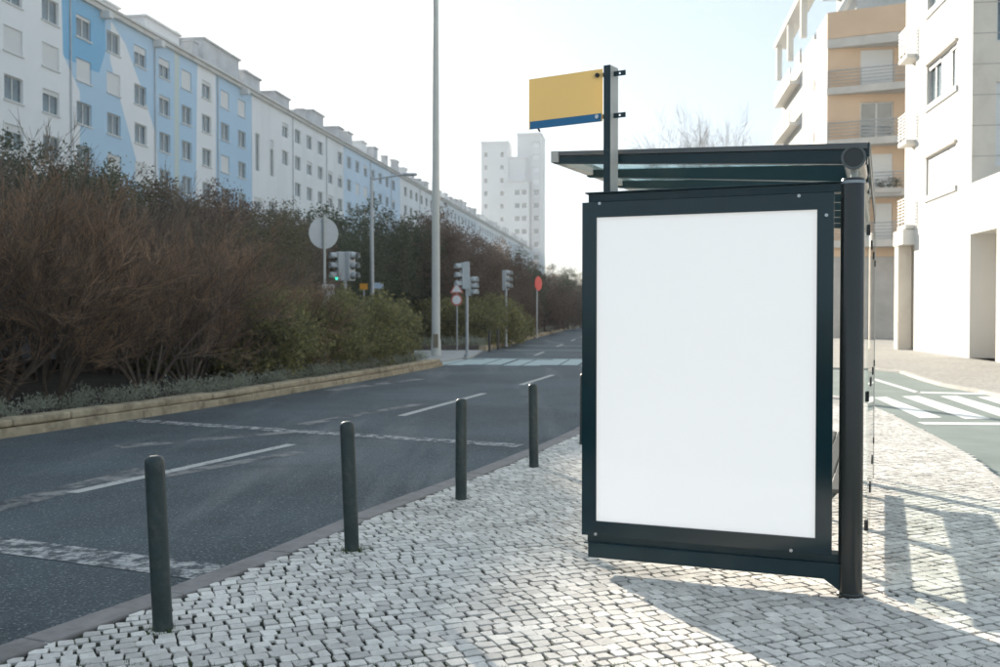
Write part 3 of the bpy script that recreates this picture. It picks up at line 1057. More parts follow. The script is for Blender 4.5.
def sz(px, py):
    """photograph point on the long facade -> (metres along, height)"""
    d = ray(px, py)
    t = (fx(0)) / (d[0] - 0.1476 * d[1])
    Y = d[1] * t
    return (Y, CAM_H + d[2] * t)


def row_building(name, Y0, Y1, wm, label, shutters, cols=None, rows=ROWS, roofm=M_ROOFT, eave=EAVE, dormers=(), skip=(), sills=True, special=()):
    root = empty(name, (fx(Y0), Y0, 0), FRZ, label, 'building', 'apartment houses along the bank')
    Ln = (Y1 - Y0) * SEC
    cs = [(Y - Y0) * SEC for Y in COLS if Y0 + 1.0 < Y < Y1 - 1.0]
    holes = []; wins = []
    for i, cx in enumerate(cs):
        for j, cz in enumerate(rows):
            if (i, j) in skip: continue
            w, h = 1.75, 1.45
            for (ii, jj, ww, hh, dz) in special:
                if (ii, jj) == (i, j): w, h, cz = ww, hh, cz + dz
            holes.append((cx - w / 2, cx + w / 2, cz - h / 2, cz + h / 2)); wins.append((i, j, cx, cz, w, h))
    b = MB(); wall_holes(b, 0, Ln, 0, eave, holes)
    b.add([(0, 0, 0), (0, 12, 0), (0, 12, eave), (0, 0, eave)], [(3, 2, 1, 0)][::1])
    b.add([(Ln, 0, 0), (Ln, 12, 0), (Ln, 12, eave), (Ln, 0, eave)], [(0, 1, 2, 3)])
    b.add([(0, 12, 0), (Ln, 12, 0), (Ln, 12, eave), (0, 12, eave)], [(3, 2, 1, 0)])
    b.build('wall', wm, root)
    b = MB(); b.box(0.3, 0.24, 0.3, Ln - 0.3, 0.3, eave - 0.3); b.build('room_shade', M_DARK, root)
    for (i, j, cx, cz, w, h) in wins:
        window(root, cx, cz, w, h, shut=shutters(i, j), sill=sills)
    if Y0 < 160:
        for k in range(1, int(len(cs) / 3) + 1):
            i = min(3 * k, len(cs) - 1)
            xq = (cs[i] + cs[i - 1]) / 2 + 0.25
            b = MB(); b.cyl((xq, -0.07, 0.2), (xq, -0.07, eave - 0.31), 0.055, n=6); b.build('drainpipe', M_DORM, root)
    b = MB(); b.box(-0.05, -0.45, eave, Ln + 0.05, 0.3, eave + 0.16); b.box(-0.03, -0.25, eave - 0.3, Ln + 0.03, 0.02 - 0.03, eave - 0.002)
    b.build('cornice', mat('cornice_stone', (0.60, 0.60, 0.585), 0.9, 0.1, 1.0), root)
    b = MB()
    b.add([(0, -0.2, eave + 0.165), (Ln, -0.2, eave + 0.165), (Ln, 6, eave + 2.2), (0, 6, eave + 2.2), (Ln, 12, eave + 0.2), (0, 12, eave + 0.2)], [(0, 1, 2, 3), (3, 2, 4, 5), (0, 3, 5), (1, 4, 2)])
    roof = b.build('roof', roofm, root)
    for k in range(max(1, int(Ln / 13))):
        xq = Ln * (k + 0.37) / max(1, int(Ln / 13)); h_ = 2.6 + 0.5 * ((k * 7) % 3)
        b = MB(); b.cyl((xq, 3.0, eave + 1.1), (xq, 3.0, eave + h_ + 0.9), 0.03, n=5)
        for q in range(5): b.cyl((xq - 0.35, 3.0 + q * 0.22 - 0.4, eave + h_ + 0.8), (xq + 0.35, 3.0 + q * 0.22 - 0.4, eave + h_ + 0.8), 0.018, n=4)
        b.cyl((xq, 2.5, eave + h_ + 0.8), (xq, 3.6, eave + h_ + 0.8), 0.02, n=4)
        b.build('aerial', M_STEEL, roof)
    for (s0, s1, y0, hh, kind) in dormers:
        if kind == 'chimney':
            b = MB(); b.box(s0, y0, eave + 0.1, s1, y0 + 0.8, eave + hh); b.box(s0 - 0.12, y0 - 0.1, eave + hh, s1 + 0.12, y0 + 0.9, eave + hh + 0.15)
            b.build('chimney', M_DORM, roof)
        else:
            b = MB(); b.box(s0, y0, eave + 0.05, s1, y0 + 4, eave + hh); b.box(s0 - 0.15, y0 - 0.2, eave + hh, s1 + 0.15, y0 + 4.1, eave + hh + 0.16)
            b.build('roof_room' if s1 - s0 > 3 else 'dormer', M_WHITEW if kind == 'white' else M_DORM, roof)
    return root


rng = random.Random(21)
# the blue and white painted house
YA0, YA1 = 40.0, 93.6
mm_, N, L, P_, src, edge, mth, Zs, Xs = mural_material()
loc = lambda px, py: ((sz(px, py)[0] - YA0) * SEC, sz(px, py)[1])
E1 = edge([loc(61, -20), loc(63, 54), loc(80, 92), loc(80, 141), loc(80, 200)])
E2 = edge([loc(112, 0), loc(111, 22), loc(110, 60), loc(120, 99), loc(136, 159), loc(145, 200)])
E3 = edge([loc(109, 0), loc(111, 21), loc(126, 45), loc(141, 87), loc(156, 135), loc(159, 190)])
E4 = edge([loc(198, 40), loc(197, 90), loc(196, 190)])
E5 = edge([loc(215, 50), loc(216, 100), loc(216, 190)])
E6 = edge([loc(174.5, 50), loc(174.5, 190)]); E7 = edge([loc(179, 50), loc(179, 190)])
E8 = edge([loc(104, -10), loc(106, 50), loc(100, 70), loc(90, 100)])
blue1 = mth('SUBTRACT', E1, E2)
blue2 = mth('SUBTRACT', E3, E4)
blue = mth('MINIMUM', mth('ADD', mth('MAXIMUM', blue1, 0.0), mth('ADD', mth('MAXIMUM', blue2, 0.0), E5)), 1.0)
deep = mth('MULTIPLY', mth('MULTIPLY', mth('MAXIMUM', mth('SUBTRACT', E1, E8), 0.0), 1.0), mth('GREATER_THAN', Zs, 17.9))
mx = N.new('ShaderNodeMix'); mx.data_type = 'RGBA'; mx.inputs[7].default_value = (0.45, 0.61, 0.76, 1)
L.new(blue, mx.inputs[0]); L.new(src, mx.inputs[6])
mx2 = N.new('ShaderNodeMix'); mx2.data_type = 'RGBA'; mx2.inputs[7].default_value = (0.21, 0.46, 0.68, 1)
L.new(deep, mx2.inputs[0]); L.new(mx.outputs[2], mx2.inputs[6])
mx3 = N.new('ShaderNodeMix'); mx3.data_type = 'RGBA'; mx3.inputs[7].default_value = (0.56, 0.62, 0.58, 1)
L.new(mth('MAXIMUM', mth('SUBTRACT', E6, E7), 0.0), mx3.inputs[0]); L.new(mx2.outputs[2], mx3.inputs[6])
L.new(mx3.outputs[2], P_.inputs['Base Color'])
SH_A = {(5, 1): 1, (6, 1): 1, (7, 1): 1, (8, 1): 1, (11, 0): 1, (12, 0): 0.2, (13, 0): 1, (14, 0): 1, (9, 0): 0.35, (10, 0): 0.35, (7, 0): 0.15, (13, 2): 1, (9, 3): 1, (8, 3): 1, (6, 2): 0.2, (10, 1): 0.15, (5, 3): 0.3}
nA = len([Y for Y in COLS if YA0 + 1.0 < Y < YA1 - 1.0])
dl = lambda px: (sz(px, 60)[0] - YA0) * SEC
blue_house = row_building('apartment_building', YA0, YA1, mm_, 'apartment house painted with blue and white slanting fields above the bushes',
                          lambda i, j: SH_A.get((i + (15 - nA), j), 0.0),
                          dormers=[((68.9 - YA0) * SEC, (70.7 - YA0) * SEC, 0.4, 0.7, 'white'), (dl(160), dl(193), 1.2, 1.85, 'white'), (dl(202), dl(207), 0.8, 1.9, 'chimney'), (dl(213), dl(248), 0.9, 2.7, 'grey'), (2, 9, 1.0, 2.4, 'grey'), (14, 18.5, 1.0, 2.4, 'white'), (dl(40), dl(46), 1.4, 1.6, 'chimney')])
for px in (100, 153, 240):                      # little wall brackets under the cornice
    b = MB(); s = dl(px); b.box(s, -0.75, 21.7, s + 0.5, -0.002, 22.2); b.build('wall_box', M_FRAME, blue_house, bevel=0.03)
    b = MB(); b.cyl((s + 0.5, -0.5, 22.0), (s + 2.4, -0.5, 22.2), 0.05, n=6); b.build('bracket_arm', M_FRAME, blue_house)
# the plain white house next to it
SB = {}
row_building('apartment_building', 93.65, 122.0, M_WHITEW, 'plain white apartment house with two tall stair windows beside the blue painted one',
             lambda i, j: rng.choice((0, 0, 0, 0.25)), special=[(0, 1, 1.0, 3.6, -0.6), (1, 1, 1.0, 3.6, -0.6)], skip=[(0, 0), (1, 0), (0, 2), (1, 2), (6, 0), (2, 2)], sills=False,
             dormers=[(1.0, 5.0, 1.2, 2.2, 'grey'), (9, 13.2, 1.2, 2.0, 'grey'), (17, 17.8, 1.0, 1.8, 'chimney'), (20, 24, 1.0, 2.3, 'grey')])
row_building('apartment_building', 122.05, 150.0, M_PALEB, 'pale blue apartment house between two white ones in the long row',
             lambda i, j: rng.choice((0, 0, 0.25, 1)), sills=False, skip=[(1, 3), (3, 3)],
             dormers=[(1.5, 3.6, 1.2, 2.3, 'grey'), (5.5, 7.6, 1.2, 2.4, 'grey'), (12, 14.2, 1.2, 2.3, 'white'), (18, 20, 1.2, 2.5, 'grey'), (24, 24.9, 1.0, 2.2, 'chimney')])
M_W2 = mat('greyish_render', (0.70, 0.73, 0.76), 0.9, 0.06, 0.3)
labs = ['white apartment house after the pale blue one in the long row', 'greyish white apartment house farther along the long row behind the lamp mast',
        'white apartment house near the far end of the long row', 'farthest white apartment house of the long row, below the tower block']
for k, (y0, y1) in enumerate(((150.05, 182), (182.05, 220), (220.05, 268), (268.05, 322))):
    row_building('apartment_building', y0, y1, (M_WHITEW, M_W2, M_WHITEW, M_W2)[k], labs[k], lambda i, j: 0.0, sills=False, rows=ROWS[:3],
                 dormers=[(q, q + rng.uniform(1.6, 3), 1.2, rng.uniform(1.7, 2.6), rng.choice(('grey', 'grey', 'white', 'chimney'))) for q in np.arange(2, (y1 - y0) - 4, 5.2)])

# tower block far down the road
TY = 352
tw = empty('tower_block', (AT(511, 300, TY)[0], TY, 0), rad(-8), 'tall white tower block of stepped slabs beyond the row of houses', 'building')
zy = lambda py: AT(511, py, TY)[2]
xx = lambda px: (px - 511) / F * TY
M_TW = mat('tower_render', (0.60, 0.63, 0.66), 0.9, 0.05, 0.1)
vol = [(481, 508, 143, 0.0, 14), (507.5, 529, 182.5, -1.2, 12), (507.5, 525, 158, 2.0, 12), (516, 531, 133.5, 4.0, 16), (530.5, 540, 133.5, 3.2, 16)]
for k, (p0, p1, py, yf, dp) in enumerate(vol):
    x0, x1, zt_ = xx(p0), xx(p1), zy(py)
    holes = []
    if k == 0:
        for r in range(9):
            for cx in (x0 + 1.6, x1 - 2.2):
                holes.append((cx - 0.6, cx + 0.6, zt_ - 4.8 - r * 4.6, zt_ - 3.2 - r * 4.6))
    if k == 1:
        for r in range(8):
            for cx in (x0 + 3.6, x0 + 6.1, x0 + 10.4):
                if r * 4.6 < zt_ - 12:
                    holes.append((cx - 0.85, cx + 0.85, zt_ - 4.6 - r * 4.6, zt_ - 2.9 - r * 4.6))
    if k == 4:
        for r in range(13):
            holes.append((x0 + 0.5, x1 - 0.5, zt_ - 4.6 - r * 4.4, zt_ - 2.6 - r * 4.4))
    b = MB(); wall_holes(b, x0, x1, 0, zt_, holes, yf, 0.5)
    b.add([(x0, yf, 0), (x0, yf + dp, 0), (x0, yf + dp, zt_), (x0, yf, zt_)], [(3, 2, 1, 0)])
    b.add([(x1, yf, 0), (x1, yf + dp, 0), (x1, yf + dp, zt_), (x1, yf, zt_)], [(0, 1, 2, 3)])
    b.add([(x0, yf, zt_), (x1, yf, zt_), (x1, yf + dp, zt_), (x0, yf + dp, zt_)], [(0, 1, 2, 3)])
    b.build('wall', M_TW, tw)
    for (a, c, d, e) in holes:
        b = MB(); b.box(a + 0.02, yf + 0.35, d + 0.02, c - 0.02, yf + 0.4, e - 0.02)
        b.build('window', M_PANE if k != 4 else M_W2, tw)
    b = MB(); b.box(x0 - 0.2, yf - 0.3, zt_ + 0.01, x1 + 0.2, yf + dp + 0.2, zt_ + 0.7)
    b.build('roof_edge', M_TW if k != 1 else M_DORM, tw)
b = MB(); b.box(xx(486), 4, zy(143) + 0.7, xx(498), 10, zy(139)); b.build('roof_room', M_TW, tw)
for px in (519, 524, 529):
    b = MB(); b.box(xx(px), 6, zy(133.5) + 0.7, xx(px) + 0.5, 6.5, zy(130.8)); b.build('vent', M_DORM, tw)

# ---- right-hand side: white building with arcade
WC = (15.76, 33.0)
SL = 0.1476
wy = lambda Y: (WC[0] + SL * (Y - WC[1]), Y)
M_WCOR = M_WSUN
YF = 39.9
wb = empty('white_building', (*wy(YF), 0), -math.pi / 2 - FA, 'sunlit white building with ground floor arcade and railed corner balconies', 'building')
# local x runs towards the camera along the street face; -y faces the street
sx_ = lambda Y: (YF - Y) * SEC
LOW = 5.85; TOPW = 21.0
xc = sx_(33.0); xe = sx_(13.0)
holes = []
wn_ = [(sx_(38.35), sx_(34.65), 9.5, 11.05), (sx_(38.35), sx_(34.65), 6.02, 7.5), (sx_(38.35), sx_(34.65), 13.1, 14.7), (sx_(38.35), sx_(34.65), 16.6, 18.1)]
arc = [(sx_(33.06), sx_(30.55), 0.0, 4.15), (sx_(29.6), sx_(27.0), 0.0, 4.15), (sx_(26.1), sx_(23.5), 0, 4.15), (sx_(22.6), sx_(20.0), 0, 4.15)]
b = MB()
wall_holes(b, 0, xc, LOW, TOPW, wn_, 0, 0.25)
wall_holes(b, 0, xe, 0, LOW, arc, 0, 0.95)
b.add([(0, 0, 0), (0, 9, 0), (0, 9, TOPW), (0, 0, TOPW)], [(3, 2, 1, 0)])
b.add([(0, 0, TOPW), (xc, 0, TOPW), (xc, 14, TOPW), (0, 14, TOPW)], [(0, 1, 2, 3)])
b.add([(xc, 0.0, LOW), (xe, 0.0, LOW), (xe, 14, LOW), (xc, 14, LOW)], [(0, 1, 2, 3)])
b.add([(xe, 0, 0), (xe, 14, 0), (xe, 14, LOW), (xe, 0, LOW)], [(0, 1, 2, 3)])
b.build('wall', M_WSUN, wb)
# camera-side wall of the upper storeys in stone courses
b = MB()
wh = [(0.75, 1.75, 10.55, 12.05), (0.75, 2.4, 6.4, 9.2), (0.75, 1.75, 14.1, 15.6)]
for (y0, y1, z0, z1) in wh: pass
b2 = MB(); wall_holes(b2, 0, 14, LOW + 0.01, TOPW, wh, 0, 0.2)
gable = b2.build('gable_wall', M_CREAM, wb); gable.location = (xc + 0.003, 0, 0); gable.rotation_euler = (0, 0, math.pi / 2)
for k, (a, c, d, e) in enumerate(wh):
    o = window(gable, (a + c) / 2, (d + e) / 2, c - a, e - d, shut=1.0 if k == 1 else 0.0, sill=False, mull=1)
b = MB()
z = LOW + 0.9
k = 0
while z < TOPW:
    b.box(0.0, -0.004, z - 0.012, 14, -0.001, z + 0.012)
    z += 1.02
gj = b.build('course_joint', mat('joint_grey', (0.40, 0.36, 0.32), 0.9), gable)
# windows of the street face: sliding sash, blind panel, narrow sash
for k, (a, c, d, e) in enumerate(wn_):
    w = c - a
    if k == 1:
        window(wb, a + w * 0.36, (d + e) / 2, w * 0.70, e - d, shut=1, sill=False)
        window(wb, a + w * 0.86, (d + e) / 2, w * 0.26, e - d, shut=1, sill=False, mull=1)
    else:
        window(wb, a + w * 0.22, (d + e) / 2, w * 0.42, e - d, shut=0.12, sill=False)
        b = MB(); b.box(a + w * 0.44, 0.1, d + 0.01, a + w * 0.72, 0.16, e - 0.01); b.build('blind_panel', M_FRAME, wb)
        window(wb, a + w * 0.86, (d + e) / 2, w * 0.26, e - d, shut=0.1, sill=False, mull=2)
    b = MB(); b.box(a - 0.12, -0.08, d - 0.22, c + 0.12, 0.03, d - 0.012); b.build('sill', M_FRAME, wb, bevel=0.02)
    b = MB(); b.box(a - 0.05, -0.10, e + 0.01, c + 0.05, -0.001, e + 0.10); b.build('shutter_box', M_CREAM, wb)
# inner wall of the arcade, its floor and ceiling
b = MB(); b.box(xc - 3.2, 3.6, 0, xe - 0.1, 3.8, 4.6); b.box(xc - 3.2, 0.96, 4.3, xe - 0.1, 3.6, 4.5)
b.build('arcade_wall', M_CREAM, wb)
b = MB(); b.box(xc - 0.45, 0.955, 0, xc - 0.061, 3.6, 4.3); b.build('arcade_end_wall', M_CREAM, wb)
# balconies at the far end of the street face
M_RAIL = mat('white_railing', (0.74, 0.73, 0.71), 0.5, 0.04)
for k, z in enumerate((5.1, 8.55, 12.0, 15.5)):
    bal = MB(); bal.hexa([(-1.3, -0.36, z - 0.16), (-0.03, -0.36, z - 0.16), (-0.03, 0.2, z - 0.16), (-1.3, 0.2, z - 0.16)], [(-1.3, -0.36, z), (-0.03, -0.36, z), (-0.03, 0.2, z), (-1.3, 0.2, z)])
    bo = bal.build('balcony_slab', M_WSUN, wb)
    for q in range(8):
        zz = z + 0.14 + q * 0.13
        b = MB(); b.box(-1.3, -0.36, zz, -0.04, -0.335, zz + 0.03); b.box(-0.065, -0.335, zz, -0.04, 0.19, zz + 0.03); b.build('rail', M_RAIL, bo)
    for xq in (-1.28, -0.7, -0.12):
        b = MB(); b.box(xq, -0.333, z + 0.002, xq + 0.04, -0.30, z + 1.08); b.build('rail_post', M_RAIL, bo)
b = MB(); b.box(-2.4, 0.2, 0, -0.003, 9, TOPW - 1); b.build('rear_wall', M_WSUN, wb)
b = MB(); b.box(-1.45, -0.42, 0, -0.85, 0.1, 4.29); b.build('pier', M_CREAM, wb, bevel=0.01)
b = MB(); b.box(-1.5, -0.46, 4.3, -0.003, 0.18, 4.9); b.build('beam', M_WSUN, wb)

# ---- orange balcony house behind it
OY = 60.0
OX = AT(825.5, 300, OY)[0]
ob = empty('orange_building', (OX, OY, 0), -FA, 'orange rendered house with wedge balconies and a white side wall', 'building')
oz = lambda py: AT(825, py, OY)[2]
OT = oz(13.5)
fl_z = [oz(y) for y in (88.5, 140.5, 192, 241)]
WO = 9.0
doors = []
for z in fl_z[:4] + [oz(38) + 0.0]:
    pass
for i, z in enumerate(fl_z):
    doors.append((1.95, 3.85, z + 0.02, z + 2.25))
b = MB(); wall_holes(b, 0, WO, oz(257), OT, doors, 0, 0.2); b.build('front_wall', M_ORANGE, ob)
b = MB(); wall_holes(b, 0, WO, 0, oz(257) - 0.01, [(5.2, 6.6, 0.0, 2.4)], -0.02, 0.2); b.build('ground_floor_wall', M_CONC, ob)
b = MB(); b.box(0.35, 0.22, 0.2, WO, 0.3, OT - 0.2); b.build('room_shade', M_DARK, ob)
for i, (a, c, d, e) in enumerate(doors):
    window(ob, (a + c) / 2, (d + e) / 2, c - a, e - d, shut=(1.0, 0.0, 1.0, 1.0)[i], sill=False)
for i, z in enumerate(fl_z + [oz(40)]):
    top = i == 4
    th = 0.55 if top else 0.42
    dr = 1.9
    b = MB()
    zz = z + (0.0 if not top else 0.0)
    b.hexa([(-0.02, -0.12, zz - th), (WO, -dr * 1.5, zz - th), (WO, -0.001, zz - th), (-0.02, -0.001, zz - th)], [(-0.02, -0.12, zz), (WO, -dr * 1.5, zz), (WO, -0.001, zz), (-0.02, -0.001, zz)])
    slab = b.build('balcony_slab', mat('slab_concrete', (0.52, 0.50, 0.47), 0.9, 0.12, 1.0), ob)
    if top:
        b = MB()
        b.hexa([(-0.02, -0.14, zz + 0.01), (WO, -dr * 1.55, zz + 0.01), (WO, -0.3, zz + 0.01), (-0.02, -0.0015, zz + 0.01)], [(-0.02, -0.14, OT), (WO, -dr * 1.55, OT), (WO, -0.3, OT), (-0.02, -0.0015, OT)])
        b.build('parapet', M_ORANGE, slab)
        continue
    for q in range(5):
        zq = zz + 0.2 + q * 0.2
        b = MB(); b.cyl((0.0, -0.1, zq), (WO, -dr * 1.45, zq), 0.022 if q < 4 else 0.035, n=6); b.build('rail', M_STEEL, slab)
    for q in range(6):
        t = q / 5 * 0.98 + 0.01
        b = MB(); b.cyl((WO * t, -0.1 + (-dr * 1.45 + 0.1) * t, zz), (WO * t, -0.1 + (-dr * 1.45 + 0.1) * t, zz + 1.03), 0.022, n=6); b.build('rail_post', M_STEEL, slab)
# white side wall running away, its portholes, terrace slabs, roof pergola
DEP = 20.0
b = MB()
for nm in (0,):
    b.add([(-0.003, -0.13, 0), (-0.003, DEP, 0), (-0.003, DEP, OT), (-0.003, -0.13, OT)], [(3, 2, 1, 0)])
    b.add([(-0.003, -0.13, OT), (WO, -0.13, OT), (WO, DEP, OT), (-0.003, DEP, OT)], [(0, 1, 2, 3)])
    b.add([(-0.003, DEP, 0), (WO, DEP, 0), (WO, DEP, OT), (-0.003, DEP, OT)], [(3, 2, 1, 0)])
b.build('side_wall', M_WSUN, ob)
for z in (oz(68), oz(124)):
    b = MB(); b.cyl((-0.006, 4.6, z), (-0.05, 4.6, z), 0.36, n=18); b.build('porthole', mat('rust_frame', (0.20, 0.12, 0.08), 0.7), ob)
for i, z in enumerate(fl_z[:3] + [oz(40)]):
    b = MB(); b.box(-0.75, 10.5, z - 0.2, -0.006, 19.0, z + 0.05); b.box(-0.75, 10.5, z + 0.05, -0.65, 19.0, z + 0.95)
    b.build('terrace_parapet', M_WSUN, ob)
    b = MB(); b.box(-0.02, 10.0, z + 0.9, -0.0045, 13.0, z + 2.2); b.build('terrace_window', M_CREAM, ob)
b = MB()
b.box(-0.9, 1.0, OT + 2.6, 0.2, 18, OT + 3.0)
for y in (5.0, 11.0, 17):
    b.box(-0.8, y, OT + 0.01, -0.4, y + 0.4, OT + 2.6)
b.build('pergola', M_WSUN, ob)
b = MB(); b.box(2.0, 1.4, OT + 0.01, WO, 8, OT + 3.2); b.box(1.0, 0.6, OT + 3.2, WO, 8, OT + 3.5); b.build('penthouse', mat('penthouse_grey', (0.50, 0.50, 0.49), 0.9, 0.1), ob)
b = MB(); b.cyl((0.8, 2.0, OT), (2.6, 2.0, OT + 3.0), 0.22, n=4); b.build('sloping_fin', M_WSUN, ob)

# ------------------------------------------------------------------ street furniture
def pole(b, x, y, z0, z1, r0, r1, n=14):
    b.cyl((x, y, z0), (x, y, z1), r0, r1, n)


p = AT(436, 350, 36)
lm = empty('lamp_mast', (p[0], p[1], 0.0), 0, 'thick pale lamp mast rising beside the shrub island tip', 'lamp post')
b = MB(); b.lathe([(0.19, -0.2), (0.18, 0.5), (0.155, 0.55), (0.145, 4), (0.10, 14.6)], 18); b.build('mast', M_POLE, lm, True)
b = MB(); b.box(-0.09, -0.20, 0.25, 0.09, -0.15, 0.75); b.build('service_door', mat('mast_door', (0.20, 0.17, 0.12), 0.8, 0.3), lm)
for s in (-1, 1):
    b = MB(); b.cyl((0, 0, 14.5), (s * 1.6, 0, 14.9), 0.05, n=8); b.box(min(s * 1.5, s * 2.2), -0.16, 14.82, max(s * 1.5, s * 2.2), 0.16, 14.98); b.build('lamp_head', M_STEEL, lm)
p = AT(372, 300, 38)
ll = empty('street_lamp', (p[0], p[1], 0.0), 0, 'slender grey street lamp with outreach arm in front of the pale blue house', 'lamp post')
b = MB(); b.lathe([(0.10, 0), (0.085, 3), (0.055, 6.75)], 12); b.build('post', M_STEEL, ll, True)
b = MB(); b.cyl((0, 0, 6.65), (1.3, 0, 6.85), 0.03, n=8); b.build('arm', M_STEEL, ll)
b = MB(); b.box(1.2, -0.1, 6.80, 1.75, 0.1, 6.90); b.build('lamp_head', M_STEEL, ll, bevel=0.03)

# round sign seen from the back
p = G(325, 371, 0.05)
zc = AT(325, 233, p[1])[2]
rs = empty('road_sign', p, rad(33), 'grey back of a round road sign on a thin pole among the shrubs', 'road sign')
b = MB(); b.cyl((0, 0, -0.1), (0, 0, zc + 0.43 - 0.05), 0.032, n=10); b.build('pole', M_POLE, rs, True)
b = MB(); b.cyl((0, 0.05, zc - 0.05), (0, 0.065, zc - 0.05), 0.395, n=40); b.build('disc', M_SIGNBACK, rs)
b = MB(); b.box(-0.07, 0.034, zc - 0.36, 0.07, 0.049, zc - 0.32); b.box(-0.07, 0.034, zc + 0.22, 0.07, 0.049, zc + 0.26); b.build('clamp', M_STEEL, rs)
b = MB(); b.box(-0.05, 0.033, zc - 0.42, 0.05, 0.046, zc + 0.32); b.build('rib', M_STEEL, rs)


def light_head(parent, x, z, rz, lit=None, h=0.92, w=0.30, back=True):
    """three-lens signal head, lenses towards local -y of the rotated head"""
    o = MB(); o.box(-w / 2, -0.02, 0, w / 2, 0.20, h); hd = o.build('signal_head', M_TLIGHT, parent, bevel=0.03)
    hd.location = (x, 0, z); hd.rotation_euler = (0, 0, rz)
    for k in range(3):
        zc_ = h * (k + 0.5) / 3
        v = MB(); n = 12; vs = []
        for yy in (-0.021, -0.24):
            for i in range(n + 1):
                t = math.pi * (-0.12 + 1.24 * i / n)
                vs.append((0.125 * math.cos(t), yy, zc_ + 0.125 * math.sin(t)))
        v.add(vs, [(i, i + 1, n + 2 + i, n + 1 + i) for i in range(n)])
        so = v.build('visor', M_TLIGHT, hd, True)
        m_ = so.modifiers.new('thick', 'SOLIDIFY'); m_.thickness = 0.008
        l = MB(); l.cyl((0, -0.0205, zc_), (0, -0.045, zc_), 0.11, n=16)
        if lit == k:
            mg = bpy.data.materials.new('green_signal'); mg.use_nodes = True
            q = mg.node_tree.nodes['Principled BSDF']; q.inputs['Base Color'].default_value = (0.02, 0.4, 0.25, 1)
            q.inputs['Emission Color'].default_value = (0.05, 1.0, 0.6, 1); q.inputs['Emission Strength'].default_value = 1.2
            l.build('lens', mg, hd)
        else:
            l.build('lens', M_BLACK, hd)
    return hd


p = AT(345, 300, 31)
tl = empty('traffic_light', (p[0], p[1], 0.0), 0, 'pair of grey signal heads facing apart, one showing green, above the shrubs', 'traffic light')
zz = AT(345, 281, 31)[2]
b = MB(); b.cyl((0, 0, 0), (0, 0, zz + 0.7), 0.055, n=12); b.build('pole', M_TLIGHT, tl, True)
light_head(tl, -0.24, zz, rad(-62), lit=0)
light_head(tl, 0.22, zz, rad(58))
b = MB(); b.box(-0.3, -0.03, zz + 0.2, 0.3, 0.03, zz + 0.26); b.build('bracket', M_TLIGHT, tl)
p = G(467, 357.5, -0.06)
tl = empty('traffic_light', p, 0, 'traffic light with heads on both sides standing at the crossing refuge edge', 'traffic light')
zz = AT(467, 287, p[1])[2]
b = MB(); b.lathe([(0.11, 0), (0.10, 0.12), (0.055, 0.14), (0.055, zz + 0.9 + 0.06)], 14); b.build('pole', M_STEEL, tl, True)
light_head(tl, -0.19, zz, rad(-68))
light_head(tl, 0.16, zz - 0.25, rad(70), h=0.66, w=0.22)
b = MB(); b.box(-0.10, -0.13, zz - 0.02, 0.10, -0.056, zz + 0.94); b.build('back_plate', M_TLIGHT, tl, bevel=0.02)
p = G(506, 346.5, -0.06)
tl = empty('traffic_light', p, 0, 'single-headed traffic light on a plain pole next to the slim bollard pair', 'traffic light')
zz = AT(506, 288.5, p[1])[2]
b = MB(); b.lathe([(0.10, 0), (0.055, 0.12), (0.055, zz + 0.9)], 12); b.build('pole', M_STEEL, tl, True)
light_head(tl, 0.06, zz, rad(55))
b = MB(); b.box(-0.17, -0.05, zz - 0.03, -0.02, 0.06, zz + 0.92); b.build('back_box', M_TLIGHT, tl, bevel=0.03)

# red disc sign farther on
p = (AT(537, 335, 58)[0], 58, 0.03)
rs = empty('road_sign', p, rad(58), 'round red road sign turned nearly edge-on at the far planting bed', 'road sign')
zc = AT(541, 284, 58)[2]
b = MB(); b.cyl((0, 0, 0), (0, 0, zc + 0.3), 0.035, n=10); b.build('pole', M_SIGNBACK, rs, True)
b = MB(); b.cyl((0.06, -0.05, zc), (0.06, -0.065, zc), 0.42, n=30); d = b.build('disc', M_RED, rs)
# warning triangle over a round sign behind the crossing
p = (AT(457, 320, 41)[0], 41, -0.06)
rs = empty('road_sign', p, rad(-14), 'white warning triangle with red edge above a small round sign', 'road sign')
zc = AT(459, 287, 40)[2]
b = MB(); b.cyl((0, 0, 0), (0, 0, zc + 0.4), 0.03, n=10); b.build('pole', M_STEEL, rs, True)


def tri(r, y0, y1, zc):
    b = MB(); q = [(r * math.sin(t), r * math.cos(t)) for t in (0, 2 * math.pi / 3, 4 * math.pi / 3)]
    b.add([(x, y0, zc + z) for x, z in q] + [(x, y1, zc + z) for x, z in q], [(0, 1, 2), (5, 4, 3), (0, 3, 4, 1), (1, 4, 5, 2), (2, 5, 3, 0)])
    return b


M_FADED = mat('faded_sign_red', (0.55, 0.16, 0.13), 0.6, 0.1)
t = tri(0.34, -0.05, -0.04, zc).build('triangle', M_FADED, rs)
tri(0.24, -0.055, -0.0505, zc).build('triangle_face', M_SIGNW, t)
b = MB(); b.cyl((0, -0.04, zc - 0.45), (0, -0.05, zc - 0.45), 0.24, n=24); d = b.build('disc', M_FADED, rs)
b = MB(); b.cyl((0, -0.0505, zc - 0.45), (0, -0.055, zc - 0.45), 0.18, n=24); b.build('disc_face', M_SIGNW, d)
